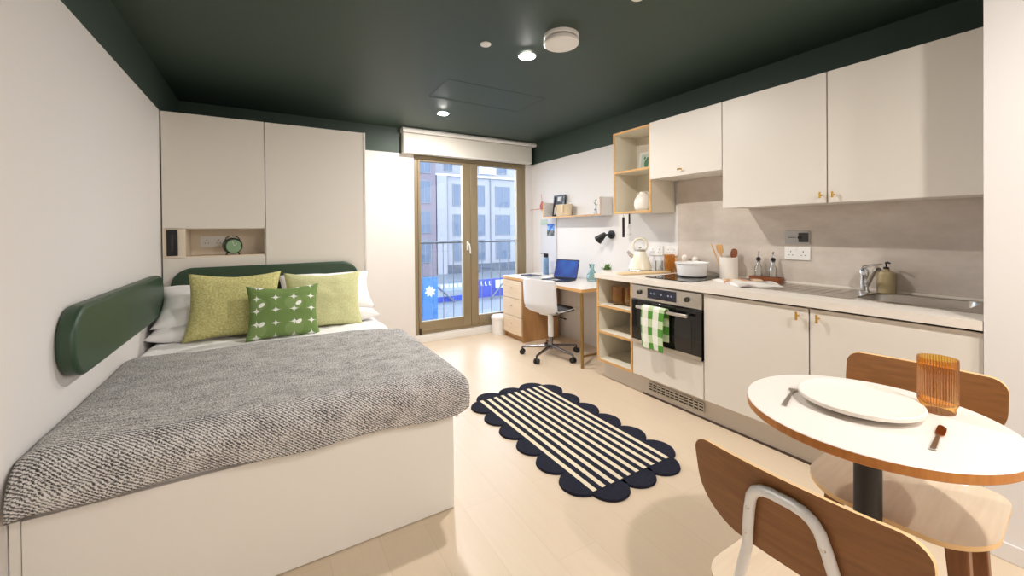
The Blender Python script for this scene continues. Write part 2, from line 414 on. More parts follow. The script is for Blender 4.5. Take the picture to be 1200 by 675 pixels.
# ------------------------------------------------------------------ wardrobe wall behind the bed
YC = 3.753
wd = thing('wardrobe', (.045, 4.1, 0), 'built-in warm white wardrobe wall behind the bed with an open niche', 'wardrobe')
b = nb()
box(b, -.655, -.637, YC + .02, 4.52, 0, 2.165); box(b, .725, .744, YC, 4.52, 0, 2.168); box(b, -.637, .725, 4.5, 4.52, 0, 2.165)
box(b, -.637, .725, YC + .02, 4.5, 2.145, 2.165); box(b, -.032, -.014, YC + .02, 4.5, 0, 2.145)
mesh('carcass', b, M['warm'], wd, bevel=.001)
mesh('upper_door', bx(-.652, -.025, YC, YC + .018, 1.325, 2.165), M['warm'], wd, bevel=.0015)
mesh('tall_door', bx(-.0195, .722, YC, YC + .018, .01, 2.165), M['warm'], wd, bevel=.0015)
mesh('lower_panel', bx(-.652, -.025, YC, YC + .018, .01, 1.108), M['warm'], wd, bevel=.0015)
b = nb()
box(b, -.652, -.522, YC, YC + .018, 1.11, 1.322); box(b, -.535, -.523, YC + .018, 4.02, 1.10, 1.33); box(b, -.523, -.034, 4.0, 4.02, 1.10, 1.33)
box(b, -.523, -.034, YC + .004, 4.0, 1.103, 1.12); box(b, -.523, -.034, YC + .02, 4.0, 1.32, 1.335)
mesh('niche_lining', b, M['niche'], wd, bevel=.001)
t = thing('reading_light', (-.597, YC, 1.22), 'black upright rectangular wall fitting beside the wardrobe niche', 'light fitting')
mesh('plate', bx(-.629, -.566, YC - .008, YC, 1.127, 1.315), M['black'], t, bevel=.002)
mesh('rocker', bx(-.607, -.588, YC - .014, YC - .008, 1.16, 1.28), plain('dark_grey_plastic', (44, 44, 48), .4), t, bevel=.004)

def sock(name, x, y, z, wd_, ht, axis, label, mat='whitep', group=None):
    """double socket on a wall; axis 'y' = faces -y, 'x' = faces -x"""
    fn = (lambda u, v, tt: (x + u, y - tt, z + v)) if axis == 'y' else (lambda u, v, tt: (x - tt, y - u, z + v))
    t = thing(name, fn(0, 0, 0), label, 'socket', group)
    mesh('plate', prism(nb(), rrect(wd_, ht, .006, 4), fn, 0, .009), M[mat], t, bevel=.002)
    for s in (-1, 1):
        b = nb()
        for (du, dv, w_, h_) in ((0, .016, .005, .009), (-.011, -.008, .008, .004), (.011, -.008, .008, .004)):
            prism(b, rrect(w_, h_, .001, 2), lambda u, v, tt: fn(u + s * wd_ * .24 + du, v + dv - .004, tt), .008, .0096)
        mesh('outlet', b, M['black'], t)
    for s in (-1, 1):
        b = nb(); prism(b, rrect(.011, .02, .002, 3), lambda u, v, tt: fn(u + s * .013, v + ht * .28, tt), .008, .0125)
        mesh('switch', b, M['whitep'], t)
    return t
sock('wall_socket', -.385, 4.0, 1.222, .16, .088, 'y', 'white double socket inside the wardrobe niche beside the green alarm clock')
# alarm clock
t = thing('alarm_clock', (-.243, 3.80, 1.12), 'small round green alarm clock standing in the wardrobe niche', 'clock')
cx, cy, cz = -.243, 3.80, 1.19
rot = Matrix.Rotation(.35, 4, 'Z')
def P3(dx, dy, dz): v_ = rot @ Vector((dx, dy, dz)); return (cx + v_.x, cy + v_.y, cz + v_.z)
b = cyl(nb(), P3(0, -.028, 0), P3(0, .028, 0), .062, seg=40)
body = mesh('body', b, M['clockrim'], t, bevel=.006)
mesh('face', cyl(nb(), P3(0, -.031, -.004), P3(0, -.028, -.004), .05, seg=36), M['clockgreen'], t)
b = tube(nb(), [P3(0, -.033, 0), P3(.018, -.033, .018)], .0018, 6); tube(b, [P3(0, -.033, 0), P3(-.01, -.033, .034)], .0015, 6)
mesh('hands', b, M['paper'], t)
mesh('handle', tube(nb(), [P3(.05 * math.cos(a), 0, .035 + .042 * math.sin(a)) for a in [PI * i / 12 for i in range(13)]], .004, 8), M['clockrim'], t)
for s in (-1, 1): mesh('foot', cyl(nb(), P3(s * .035, -.005, -.05), P3(s * .045, -.005, -.07), .006, .005, 10), M['clockrim'], t)

# ------------------------------------------------------------------ headboards
def hb(name, w_, h_, r, fn, depth, org, label):
    t = thing(name, org, label, 'headboard')
    b = nb(); prism(b, rrect(w_, h_, r, 10), fn, 0, depth)
    mesh('pad', b, M['headgreen'], t, bevel=.016, bseg=4, smooth=50)
    return t
hb('headboard', 1.27, .60, [.13, .13, .03, .03], lambda u, v, tt: (.03 + u, YC - .001 - tt, .737 + v), .05, (.03, 3.70, .44), 'dark green padded headboard with rounded corners on the wardrobe behind the pillows')
hb('headboard', 1.46, .27, .13, lambda u, v, tt: (XL + .001 + tt, 2.79 + u, .885 + v), .055, (XL, 2.79, .75), 'long dark green padded board with rounded ends on the left wall')

# ------------------------------------------------------------------ bed
BX0, BX1, BY0 = -.652, .724, 1.747
bed = thing('bed', (.036, 2.7, 0), 'double bed with a plain warm white boxed base against the left wall', 'bed')
b = nb(); box(b, -.63, BX1, BY0, BY0 + .022, .004, .45); box(b, BX1 - .022, BX1, BY0 + .022, 3.69, .004, .45); box(b, -.63, -.608, BY0 + .022, 3.69, .004, .45); box(b, -.608, BX1 - .022, BY0 + .022, 3.69, .36, .38)
M['bedbase'] = plain('white_bed_laminate', (232, 228, 221), 0.45)
mesh('base', b, M['bedbase'], bed, bevel=.001)
mesh('wall_filler', bx(-.657, -.633, BY0 + .006, 3.69, .004, .45), M['bedbase'], bed, bevel=.001)
mesh('mattress', bx(-.64, BX1 - .004, BY0 + .024, 3.69, .382, .57), M['linen'], bed, bevel=.03, bseg=4)

def drape(name, u0, u1, v0, v1, nu, nv, fn, mats, thick, **kw):
    bm = nb(); uvl = bm.loops.layers.uv.new('UVMap'); g = []
    for j in range(nv + 1):
        row = []
        for i in range(nu + 1):
            u = u0 + (u1 - u0) * i / nu; v_ = v0 + (v1 - v0) * j / nv
            vt = bm.verts.new(fn(u, v_)); row.append((vt, (u, v_)))
        g.append(row)
    for j in range(nv):
        for i in range(nu):
            q = [g[j][i], g[j][i + 1], g[j + 1][i + 1], g[j + 1][i]]
            f = bm.faces.new([a[0] for a in q])
            for lp, a in zip(f.loops, q): lp[uvl].uv = a[1]
    ob = mesh(name, bm, mats, smooth=180, **kw)
    sd = ob.modifiers.new('thickness', 'SOLIDIFY'); sd.thickness = thick; sd.offset = 0
    return ob
def fall(s, edge, r):
    """arc-length s along a cloth that runs flat to edge then rolls over with radius r: returns (position, drop)"""
    s0 = edge - r
    if s <= s0: return s, 0.0
    a = (s - s0) / r
    if a < PI / 2: return s0 + r * math.sin(a), r * (1 - math.cos(a))
    return edge, r + (s - s0 - r * PI / 2)
def nz(x, y, z=0, f=1.0): return noise.noise(Vector((x * f, y * f, z)))
def duvet(u, v_):
    x, dx = fall(u, .748, .06); yy, dy = fall(v_, -1.752, .05); y = -yy
    wr = .009 * nz(x, y, 3, 5) + .006 * nz(x * 1.6 + y, y * 1.0 - x, 7, 11)
    z = .598 - max(dx, dy) + wr - .02 * max(0, (y - 3.1) / .5)
    if x < -.59: z -= .03 * ((-.59 - x) / .06) ** 2
    return (x + (wr * .8 if dx > .05 else 0), y, z)
tag(drape('duvet', -.645, .90, -3.55, -1.70, 110, 120, duvet, M['linen'], .012, org=(.05, 2.7, .58)), 'rumpled white duvet spread over the double bed under the grey blanket', 'duvet')
def blanket(a, c):
    # a, c in 0..1: across the bed, and from the far edge to the foot hem
    u = -.645 + a * 1.53
    vend = -1.622 + .045 * a + .006 * math.sin(a * 17)
    if u > .70: vend -= .11 * ((u - .70) / .185) ** 2.2
    vfar = -2.87 + (.10 * max(0, (u - .45) / .3) ** 1.5 if u > .45 else 0) + .02 * nz(u, 0, 9, 2.5)
    v_ = vfar + (vend - vfar) * c
    x, dx = fall(u, .795, .075); yy, dy = fall(v_, -1.712, .10); y = -yy
    wr = .006 * nz(x, y, 1, 3.0) + .003 * nz(x, y, 5, 9)
    m = max(dx, dy); n_ = min(dx, dy); d = m + .35 * n_ * max(0, 1 - m / .12)
    if dx > .03 and dy > .03:      # round the corner in plan
        q = min(1, n_ / .09); x -= .028 * q; y += .028 * q
    z = .625 - d + wr * (1 if d < .08 else .3)
    z -= .012 * math.exp(-c / .015)
    if dy > .09: y -= .012 * nz(x, z, 2, 6) + .005 * math.sin(x * 9)
    if dx > .09: x += .008 * nz(y, z, 2, 6)
    if x < -.58: z -= .02 * ((-.58 - x) / .07) ** 2
    return (x, y, z)
bk_ = drape('blanket', 0, 1, 0, 1, 160, 140, blanket, M['knit'], .022, org=(.05, 2.3, .6))
for d_ in bk_.data.uv_layers[0].data: d_.uv = (d_.uv[0] * 1.53, d_.uv[1] * -1.28)
tag(bk_, 'grey and white flecked knit blanket across the foot of the bed', 'blanket')

def cushion(name, W, Hh, T, mat, loc, tilt, yaw, roll, label, cat, seed=0, pinch=.10, n=34, group=None):
    bm = nb(); uvl = bm.loops.layers.uv.new('UVMap')
    def pt(i, j, s):
        u, v_ = -1 + 2 * i / n, -1 + 2 * j / n
        x = u * W / 2 * (1 - pinch * (1 - v_ * v_) * abs(u)); z = v_ * Hh / 2 * (1 - pinch * (1 - u * u) * abs(v_))
        t_ = T / 2 * (max(0, (1 - u ** 2) * (1 - v_ ** 2)) ** .42)
        t_ *= 1 + .18 * nz(u * 1.6 + seed, v_ * 1.6, s * 3, 1); w_ = .006 * nz(u * 4 + seed, v_ * 4, s, 1) * (1 - max(abs(u), abs(v_)) ** 6)
        z -= .03 * Hh * (1 - abs(u)) * (v_ > 0) * v_
        return Vector((x, s * t_ + w_, z)), (x, z)
    grids = {}
    for s in (-1, 1):
        for i in range(n + 1):
            for j in range(n + 1):
                edge = i in (0, n) or j in (0, n)
                if s == 1 and edge: grids[(s, i, j)] = grids[(-1, i, j)]
                else:
                    p, uv = pt(i, j, s); grids[(s, i, j)] = (bm.verts.new(p), uv)
    for s in (-1, 1):
        for i in range(n):
            for j in range(n):
                q = [grids[(s, i, j)], grids[(s, i + 1, j)], grids[(s, i + 1, j + 1)], grids[(s, i, j + 1)]]
                if s == 1: q = q[::-1]
                f = bm.faces.new([a[0] for a in q])
                for lp, a in zip(f.loops, q): lp[uvl].uv = a[1]
    ob = mesh(name, bm, mat, smooth=180)
    ob.rotation_euler = (tilt, roll, yaw); ob.location = loc
    return tag(ob, label, cat, group)
cushion('pillow', .70, .42, .17, M['linen'], (-.315, 3.44, .655), -PI / 2 + .06, .0, 0, 'white pillow lying flat at the left side of the bed, bottom of two', 'pillow', 1)
cushion('pillow', .68, .42, .17, M['linen'], (-.305, 3.47, .805), -PI / 2 + .55, .04, 0, 'puffy white pillow on top of the flat one, behind the mustard cushion', 'pillow', 2)
cushion('pillow', .70, .42, .17, M['linen'], (.39, 3.44, .655), -PI / 2 + .06, .0, 0, 'white pillow lying flat at the right side of the bed, bottom of two', 'pillow', 3)
cushion('pillow', .68, .44, .17, M['linen'], (.385, 3.49, .82), -PI / 2 + .62, -.05, 0, 'puffy white pillow on top of its twin, behind the pale olive cushion', 'pillow', 4)
cushion('cushion', .53, .45, .17, M['mustard'], (-.20, 3.27, .81), -.38, -.03, .02, 'large mustard green boucle cushion leaning at the left of the bed', 'cushion', 5)
cushion('cushion', .53, .43, .16, M['pale_olive'], (.345, 3.29, .79), -.42, .0, .03, 'large pale olive cushion leaning at the right of the bed', 'cushion', 6)
cushion('cushion', .43, .36, .14, M['star'], (.08, 3.09, .765), -.36, .06, .03, 'smaller green cushion with white star print in front of the two large ones', 'cushion', 7)

# ------------------------------------------------------------------ rug
RX, RY = 1.621, 2.0935
b = bx(1.335, 1.907, 1.470, 2.717, .001, .0135)
for kx, sx in ((1.338, -1), (1.904, 1)):
    for i in range(6): cyl(b, (kx, 1.470 + 1.247 / 6 * (i + .5), .001), (kx, 1.470 + 1.247 / 6 * (i + .5), .0125), .109, .106, 32)
for ky in (1.472, 2.715):
    for i in range(3): cyl(b, (1.335 + .572 / 3 * (i + .5), ky, .001), (1.335 + .572 / 3 * (i + .5), ky, .0122), .108, .105, 32)
tag(mesh('rug', b, M['rug'], org=(RX, RY, .001), smooth=40), 'navy rug with scalloped edges and cream stripes on the oak floor', 'rug')

# ------------------------------------------------------------------ kitchen base units
XD, DT = 2.44, .018
def carc(b, y0, y1, z0=.16, z1=.868, x0=XD + .02, x1=3.05, t_=.018, back=True):
    box(b, x0, x1, y0, y0 + t_, z0, z1); box(b, x0, x1, y1 - t_, y1, z0, z1); box(b, x0, x1, y0 + t_, y1 - t_, z0, z0 + t_)
    if back: box(b, x1 - .012, x1, y0 + t_, y1 - t_, z0 + t_, z1)
    return b
def tbar(parent, x, y, z, vert=True, L=.022):
    b = cyl(nb(), (x, y, z), (x - .028, y, z), .0045, seg=12)
    if vert: cyl(b, (x - .028, y, z - L), (x - .028, y, z + L), .006, seg=14)
    else: cyl(b, (x - .028, y - L, z), (x - .028, y + L, z), .006, seg=14)
    return mesh('handle', b, M['brass'], parent, bevel=.001)
# open shelf unit
t = thing('shelf_unit', (2.75, 2.43, .155), 'open low kitchen shelf unit with plywood edges next to the desk', 'shelf unit')
y0, y1 = 2.232, 2.632
b = nb(); e = .006
for (a0, a1) in ((y0, y0 + .018), (y1 - .018, y1)): box(b, XD + e, 3.05, a0, a1, .155, .868, 0); box(b, XD, XD + e, a0, a1, .155, .868, 1)
box(b, 3.03, 3.05, y0 + .018, y1 - .018, .155, .868, 0)
mesh('frame', b, [M['carcass'], M['ply']], t)
for z in (.155, .398, .625):
    b = bx(XD + e, 3.03, y0 + .018, y1 - .018, z, z + .018, 0); box(b, XD, XD + e, y0 + .018, y1 - .018, z, z + .018, 1)
    mesh('shelf', b, [M['carcass'], M['ply']], t)
# oven housing
t = thing('oven_cabinet', (2.75, 1.925, .155), 'white cabinet around the built-in oven with a plain panel below it', 'cabinet')
mesh('carcass', carc(nb(), 1.624, 2.228), M['carcass'], t)
mesh('lower_panel', bx(XD, XD + DT, 1.626, 2.226, .160, .405), M['cream'], t, bevel=.0015)
ov = thing('oven', (2.73, 1.925, .41), 'built-in steel and black glass oven under the worktop', 'oven')
mesh('body', bx(XD + .022, 3.0, 1.645, 2.207, .42, .860), M['steel'], ov)
mesh('control_panel', bx(XD - .012, XD + .022, 1.628, 2.224, .752, .858), M['steel'], ov, bevel=.002)
mesh('display', bx(XD - .0145, XD - .012, 1.82, 2.07, .772, .846), M['navyp'], ov)
for s_, yk in ((1, 2.145), (-1, 1.735)):
    b = cyl(nb(), (XD - .012, yk, .806), (XD - .03, yk, .806), .018, .016, 24); box(b, XD - .036, XD - .03, yk - .003, yk + .003, .792, .82)
    mesh('knob', b, plain('dark_steel_knob', (92, 88, 84), .3, .9), ov, bevel=.001)
for yy in (1.86, 1.885, 1.945, 2.01, 2.035): mesh('symbol', cyl(nb(), (XD - .0145, yy, .81), (XD - .0158, yy, .81), .006, seg=12), plain('pale_blue_symbol', (150, 164, 196), .4), ov)
door = mesh('door', bx(XD - .016, XD + .022, 1.628, 2.224, .412, .748), M['blackgl'], ov, bevel=.003)
mesh('door_trim', bx(XD - .018, XD - .0155, 1.629, 2.223, .412, .44), M['steel'], door)
mesh('window', bx(XD - .0172, XD - .016, 1.70, 2.15, .46, .66), plain('dark_oven_glass', (26, 24, 24), .05), door)
b = bx(XD - .066, XD - .050, 1.70, 2.14, .690, .712)
for yy in (1.73, 2.11): box(b, XD - .052, XD - .016, yy - .009, yy + .009, .693, .709)
mesh('handle', b, M['steel'], door, bevel=.003)
# towel over oven handle
def towel(u, v_):
    # u: width, v: arc length; bar top at z .718
    y = 2.068 - u
    s = v_
    fr = .30; top = .030
    if s < fr: x = XD - .076 - .006 * math.sin(u * 40) * (1 - s / fr); z = .716 - (fr - s)
    elif s < fr + top: a = (s - fr) / top * PI; x = XD - .058 - .018 * math.cos(a); z = .716 + .010 * math.sin(a)
    else: x = XD - .040 + .004 * math.sin(u * 35); z = .716 - (s - fr - top)
    y += .012 * math.sin(s * 9) * (fr - s > 0) + (.014 * (fr - s) / fr if s < fr else 0) * (1 if u > .1 else -.3)
    return (x, y, z)
tag(drape('tea_towel', 0, .205, 0, .56, 40, 90, towel, M['gingham'], .004, org=(XD - .06, 1.96, .72)), 'green and white gingham tea towel hung over the oven handle', 'tea towel')
# sink base cabinets
for (a0, a1, hy, lb) in ((1.018, 1.621, 1.066, 'white base cabinet between the oven and the sink bowl cabinet'), (.4075, 1.015, .972, 'white base cabinet under the sink bowl, partly behind the dining table')):
    t = thing('base_cabinet', (2.75, (a0 + a1) / 2, .155), lb, 'cabinet')
    mesh('carcass', carc(nb(), a0, a1, z1=.70 if a0 < 1 else .868), M['carcass'], t)
    d = mesh('door', bx(XD, XD + DT, a0 + .002, a1 - .002, .160, .858), M['cream'], t, bevel=.0015)
    tbar(d, XD, hy, .815)
# plinth
t = thing('plinth', (2.52, 1.5, 0), 'pale plinth board with a slotted vent along the bottom of the kitchen units', 'plinth')
mesh('board', bx(2.503, 2.52, .408, 2.61, .006, .150), M['plinth'], t, bevel=.001)
mesh('plinth_seal', bx(2.496, 2.503, .408, 2.18, .0, .012), M['darkline'], t)
mesh('end_board', bx(2.52, 3.05, 2.592, 2.61, .006, .15), M['plinth'], t)
b = bx(2.497, 2.5028, 1.665, 2.115, .048, .112, 0)
mesh('vent_backing', b, M['black'], t)
b = nb()
for z in (.046, .066, .086, .106): box(b, 2.492, 2.4968, 1.66, 2.12, z, z + .0085)
for i in range(13): y = 1.66 + .46 * i / 12 - .003; box(b, 2.492, 2.4968, y, y + .006, .046, .1145)
mesh('vent_grille', b, M['steel'], t)
# worktop with sink cut-out
SX0, SX1, SY0, SY1 = 2.66, 3.0, .50, .90
t = thing('worktop', (2.74, 1.52, .87), 'long pale stone-effect worktop along the kitchen wall', 'worktop')
b = nb()
box(b, 2.42, 3.055, .907, 2.638, .870, .908); box(b, 2.42, SX0 - .003, .408, .907, .870, .908); box(b, SX1 + .003, 3.055, .408, .907, .870, .908); box(b, SX0 - .003, SX1 + .003, .408, SY0 - .004, .870, .908)
mesh('slab', b, M['worktop'], t, bevel=0)
mesh('upstand', bx(3.035, 3.055, .408, 2.27, .908, .925), M['worktop'], t, bevel=.002)
# splashback
struct('trim_3', bx(3.046, 3.06, .406, 2.262, .926, 1.72), M['splash'], smooth=0)
# sink
sk = thing('kitchen_sink', (2.83, .93, .908), 'inset stainless steel sink with a drainer beside the bowl', 'sink')
b = nb(); z0, z1 = .9085, .912
box(b, 2.615, 3.03, .905, 1.42, z0, z1); box(b, 2.615, SX0, .43, .905, z0, z1); box(b, SX1, 3.03, .43, .905, z0, z1); box(b, SX0, SX1, .43, SY0, z0, z1)
for i in range(7): box(b, 2.70, 2.96, 1.00 + .055 * i, 1.008 + .055 * i, z1, z1 + .002)
mesh('rim', b, M['steel'], sk, bevel=.001)
b = nb(); pr = rrect(SX1 - SX0 + .004, SY1 - SY0 + .008, .07, 8); cxs, cys = (SX0 + SX1) / 2, (SY0 + SY1) / 2 + .001
lv = [(1.0, .9115), (.985, .90), (.95, .80), (.90, .765), (.6, .758)]
rings = [[b.verts.new((cxs + u * s_, cys + v_ * s_, z)) for u, v_ in pr] for s_, z in lv]
for A, B in zip(rings, rings[1:]):
    for i in range(len(pr)): j = (i + 1) % len(pr); b.faces.new((A[i], A[j], B[j], B[i]))
b.faces.new(rings[-1])
# corner fill between square cut-out and rounded bowl
for (sx, sy, k0) in ((1, 1, 0), (-1, 1, 9), (-1, -1, 18), (1, -1, 27)):
    c = b.verts.new((cxs + sx * (SX1 - SX0 + .004) / 2, cys + sy * (SY1 - SY0 + .008) / 2, .9115))
    for i in range(8): b.faces.new((rings[0][k0 + i], rings[0][k0 + i + 1], c))
mesh('bowl', b, M['steel'], sk, smooth=40)
mesh('drain', lathe(nb(), [(0, .001), (.03, .001), (.034, .004), (.036, .002), (.036, 0)], (cxs, cys, .7585), 24), M['chrome'], sk)
# tap
t = thing('mixer_tap', (2.965, .945, .912), 'chrome lever mixer tap with an angled spout beside the soap bottle', 'tap')
tx, ty = 2.965, .955
mesh('body', lathe(nb(), [(0, 0), (.027, 0), (.027, .006), (.021, .012), (.02, .09), (.022, .095), (.022, .125), (.017, .133), (0, .135)], (tx, ty, .912), 28), M['chrome'], t)
mesh('spout', tube(nb(), [(tx, ty - .01, .945), (tx - .05, ty - .045, .995), (tx - .10, ty - .08, 1.045), (tx - .125, ty - .097, 1.062), (tx - .14, ty - .107, 1.055)], [.013, .012, .012, .013, .013], 16), M['chrome'], t)
mesh('lever', tube(nb(), [(tx, ty, 1.046), (tx + .01, ty + .005, 1.056), (tx + .02, ty - .03, 1.066), (tx + .02, ty - .075, 1.075)], [.012, .011, .007, .006], 12), M['chrome'], t)
# hob
t = thing('hob', (2.77, 1.98, .908), 'black glass ceramic hob set in the worktop behind the oven', 'hob')
b = nb(); prism(b, rrect(.49, .40, .008, 4), lambda u, v, tt: (2.78 + u, 1.985 + v, .9085 + tt), 0, .0055)
g_ = mesh('glass_top', b, M['blackgl'], t, bevel=.001)
for (px_, py_, rr) in ((2.66, 1.89, .065), (2.89, 2.07, .08), (2.89, 1.88, .05), (2.66, 2.09, .06)):
    mesh('cooking_zone', lathe(nb(), [(rr - .0025, 0), (rr - .0025, .0004), (rr, .0004), (rr, 0)], (px_, py_, .9141), 40), M['sticker_grey'], t)

# ------------------------------------------------------------------ wall units
XU = 2.72
for (a0, a1, z0, hy, hz, lb, vert) in ((1.662, 2.288, 1.702, 1.985, 1.745, 'short white flap cabinet on the wall above the hob', False),
                                      (1.043, 1.659, 1.430, 1.068, 1.472, 'tall white wall cabinet with its handle at bottom right, second from the right wall', True),
                                      (.4075, 1.040, 1.430, 1.008, 1.472, 'white wall cabinet nearest the viewer, above the sink tap', True)):
    t = thing('wall_cabinet', (2.89, (a0 + a1) / 2, z0), lb, 'cabinet')
    mesh('carcass', carc(nb(), a0, a1, z0, 2.168, XU + .02, 3.042), M['warm'], t)
    d = mesh('door', bx(XU, XU + DT, a0 + .0015, a1 - .0015, z0 - .002, 2.17), M['cream'], t, bevel=.0015)
    tbar(d, XU, hy, hz, vert, .017)
# open wall shelf
t = thing('open_wall_shelf', (2.9, 2.5, 1.43), 'open two-tier wall shelf with plywood edges at the end of the wall cabinets', 'shelf')
y0, y1, X0 = 2.290, 2.715, 2.735
b = nb()
for (a0, a1) in ((y0, y0 + .018), (y1 - .018, y1)): box(b, X0 + e, 3.042, a0, a1, 1.43, 2.168, 0); box(b, X0, X0 + e, a0, a1, 1.43, 2.168, 1)
box(b, 3.03, 3.042, y0 + .018, y1 - .018, 1.43, 2.168, 0)
mesh('frame', b, [M['carcass'], M['ply']], t)
for z in (1.43, 1.795, 2.15):
    b = bx(X0 + e, 3.03, y0 + .018, y1 - .018, z, z + .018, 0); box(b, X0, X0 + e, y0 + .018, y1 - .018, z, z + .018, 1)
    mesh('shelf', b, [M['carcass'], M['ply']], t)
# vase and picture in it
b = lathe(nb(), [(0, 0), (.05, 0), (.072, .02), (.08, .06), (.074, .10), (.05, .138), (.032, .155), (.03, .168), (.026, .168), (.026, .15), (0, .14)], (2.84, 2.46, 1.4485), 40)
tag(mesh('vase', b, M['ceramic'], org=(2.84, 2.46, 1.4485)), 'rounded white ceramic vase in the lower tier of the open wall shelf', 'vase')
t = thing('picture_frame', (2.98, 2.51, 1.8135), 'small white framed green leaf picture in the upper tier of the open wall shelf', 'picture')
fnp = lambda u, v, tt: (2.985 - tt + v * .12, 2.535 - u, 1.908 + v)
mesh('frame', prism(nb(), rrect(.17, .185, .003, 2), fnp, 0, .012), M['whitep'], t)
mesh('print', prism(nb(), rrect(.125, .14, .001, 1), fnp, .0118, .0128), plain('pale_mint_paper', (196, 212, 200), .7), t)
b = nb()
for (du, dv, ww, hh) in ((0, -.02, .05, .075), (.012, .02, .03, .04), (-.02, .035, .02, .03)):
    prism(b, [(du + ww / 2 * math.cos(a), dv + hh / 2 * math.sin(a)) for a in [2 * PI * i / 16 for i in range(16)]], fnp, .0126, .0134)
mesh('leaf_motif', b, plain('deep_leaf_green', (92, 138, 112), .7), t)

# ------------------------------------------------------------------ worktop things
sock('wall_socket', 3.0455, 1.335, 1.115, .155, .088, 'x', 'white double socket low on the splashback below the grey isolator plate')
t = thing('isolator_plate', (3.046, 1.335, 1.222), 'grey metal switch plate with a dark square button above the white socket', 'switch')
fnx = lambda u, v, tt: (3.0455 - tt, 1.335 - u, 1.222 + v)
mesh('plate', prism(nb(), rrect(.15, .088, .004, 4), fnx, 0, .007), M['sticker_grey'], t, bevel=.001)
mesh('button', prism(nb(), rrect(.056, .062, .003, 3), lambda u, v, tt: fnx(u + .038, v, tt), .007, .012), plain('charcoal_button', (66, 62, 60), .4), t)
mesh('neon', cyl(nb(), fnx(.018, 0, .012), fnx(.018, 0, .0155), .012, seg=16), M['black'], t)
mesh('mark', prism(nb(), rrect(.05, .004, .001, 1), lambda u, v, tt: fnx(u - .03, v, tt), .0068, .0078), M['darkline'], t)
sock('wall_socket', 3.0595, 2.50, 1.09, .15, .088, 'x', 'white socket plate on the wall behind the kettle')
sock('wall_socket', 3.0595, 2.335, 1.09, .13, .088, 'x', 'white socket plate on the wall above the amber tumbler')

def tumbler(x, y, z, h, r, label, group=None):
    prof = [(0, .004), (r * .80, .004), (r * .86, .006), (r * .86, .016), (r * 1.0, .030), (r, h - .004), (r * .99, h), (r * .965, h - .002), (r * .95, .034), (r * .80, .024), (0, .022)]
    prof = [(0, 0), (r * .82, 0), (r * .86, .004)] + prof[3:]
    b = lathe(nb(), prof, (x, y, z), 200, rib=.05, ribn=40)
    return tag(mesh('tumbler', b, M['amber'], org=(x, y, z), smooth=60), label, 'glass', group)
# kettle
kx, ky, kz = 2.885, 2.54, .9095
t = thing('kettle', (kx, ky, kz), 'cream pyramid kettle with a loop handle on the worktop corner', 'kettle')
mesh('base_plate', lathe(nb(), [(0, 0), (.10, 0), (.102, .006), (.098, .014), (0, .014)], (kx, ky, kz), 40), M['steel'], t)
mesh('body', lathe(nb(), [(0, .0145), (.098, .0145), (.103, .024), (.10, .04), (.080, .10), (.058, .155), (.047, .178), (0, .178)], (kx, ky, kz), 48), M['kettle'], t)
mesh('lid', lathe(nb(), [(0, .1785), (.047, .1785), (.05, .184), (.044, .192), (.012, .196), (.010, .206), (.014, .214), (0, .217)], (kx, ky, kz), 36), M['steel'], t)
dv_ = Vector((.82, -.57, 0))
pts = [Vector((kx, ky, kz + .232)) + dv_ * (.062 * math.cos(a)) + Vector((0, 0, .062 * math.sin(a))) for a in [-.72 + (PI + 1.44) * i / 24 for i in range(25)]]
mesh('loop_handle', tube(nb(), pts, .011, 14), M['kettle'], t)
s0 = Vector((kx, ky, kz + .118)) - dv_ * .068
mesh('spout', tube(nb(), [s0 + dv_ * .015, s0 - dv_ * .02 + Vector((0, 0, .03)), s0 - dv_ * .042 + Vector((0, 0, .062))], [.022, .015, .011], 14), M['steel'], t)
# glass mug
b = lathe(nb(), [(0, 0), (.034, 0), (.037, .004), (.037, .095), (.034, .095), (.034, .008), (0, .008)], (3.0, 2.425, .909), 36)
t = tag(mesh('glass_mug', b, M['cglass'], org=(3.0, 2.425, .909)), 'clear glass mug with a handle between the kettle and the amber tumbler', 'mug')
mesh('handle', tube(nb(), [Vector((3.0, 2.425, .957)) + Vector((.3, -.95, 0)) * (.034 + .03 * math.sin(a)) + Vector((0, 0, -.034 * math.cos(a))) for a in [PI * i / 12 for i in range(13)]], .005, 8), M['cglass'], t)
# board
b = nb()
out = rrect(.50, .10, .03, 5)
ang = -1.17
def fb(u, v_, tt): return (2.72 + u * math.cos(ang) * 1 - v_ * math.sin(ang) * 1, 2.34 + u * math.sin(ang) * -.0 + 0, 0)
ca, sa = math.cos(-.27), math.sin(-.27)
fb = lambda u, v_, tt: (2.74 + u * ca - v_ * sa, 2.37 + u * sa + v_ * ca, .9095 + tt)
t = tag(mesh('chopping_board', prism(b, rrect(.48, .11, .03, 6), fb, 0, .014), M['board'], org=(2.74, 2.37, .9095), bevel=.003), 'narrow pale wooden chopping board lying in front of the kettle', 'board')
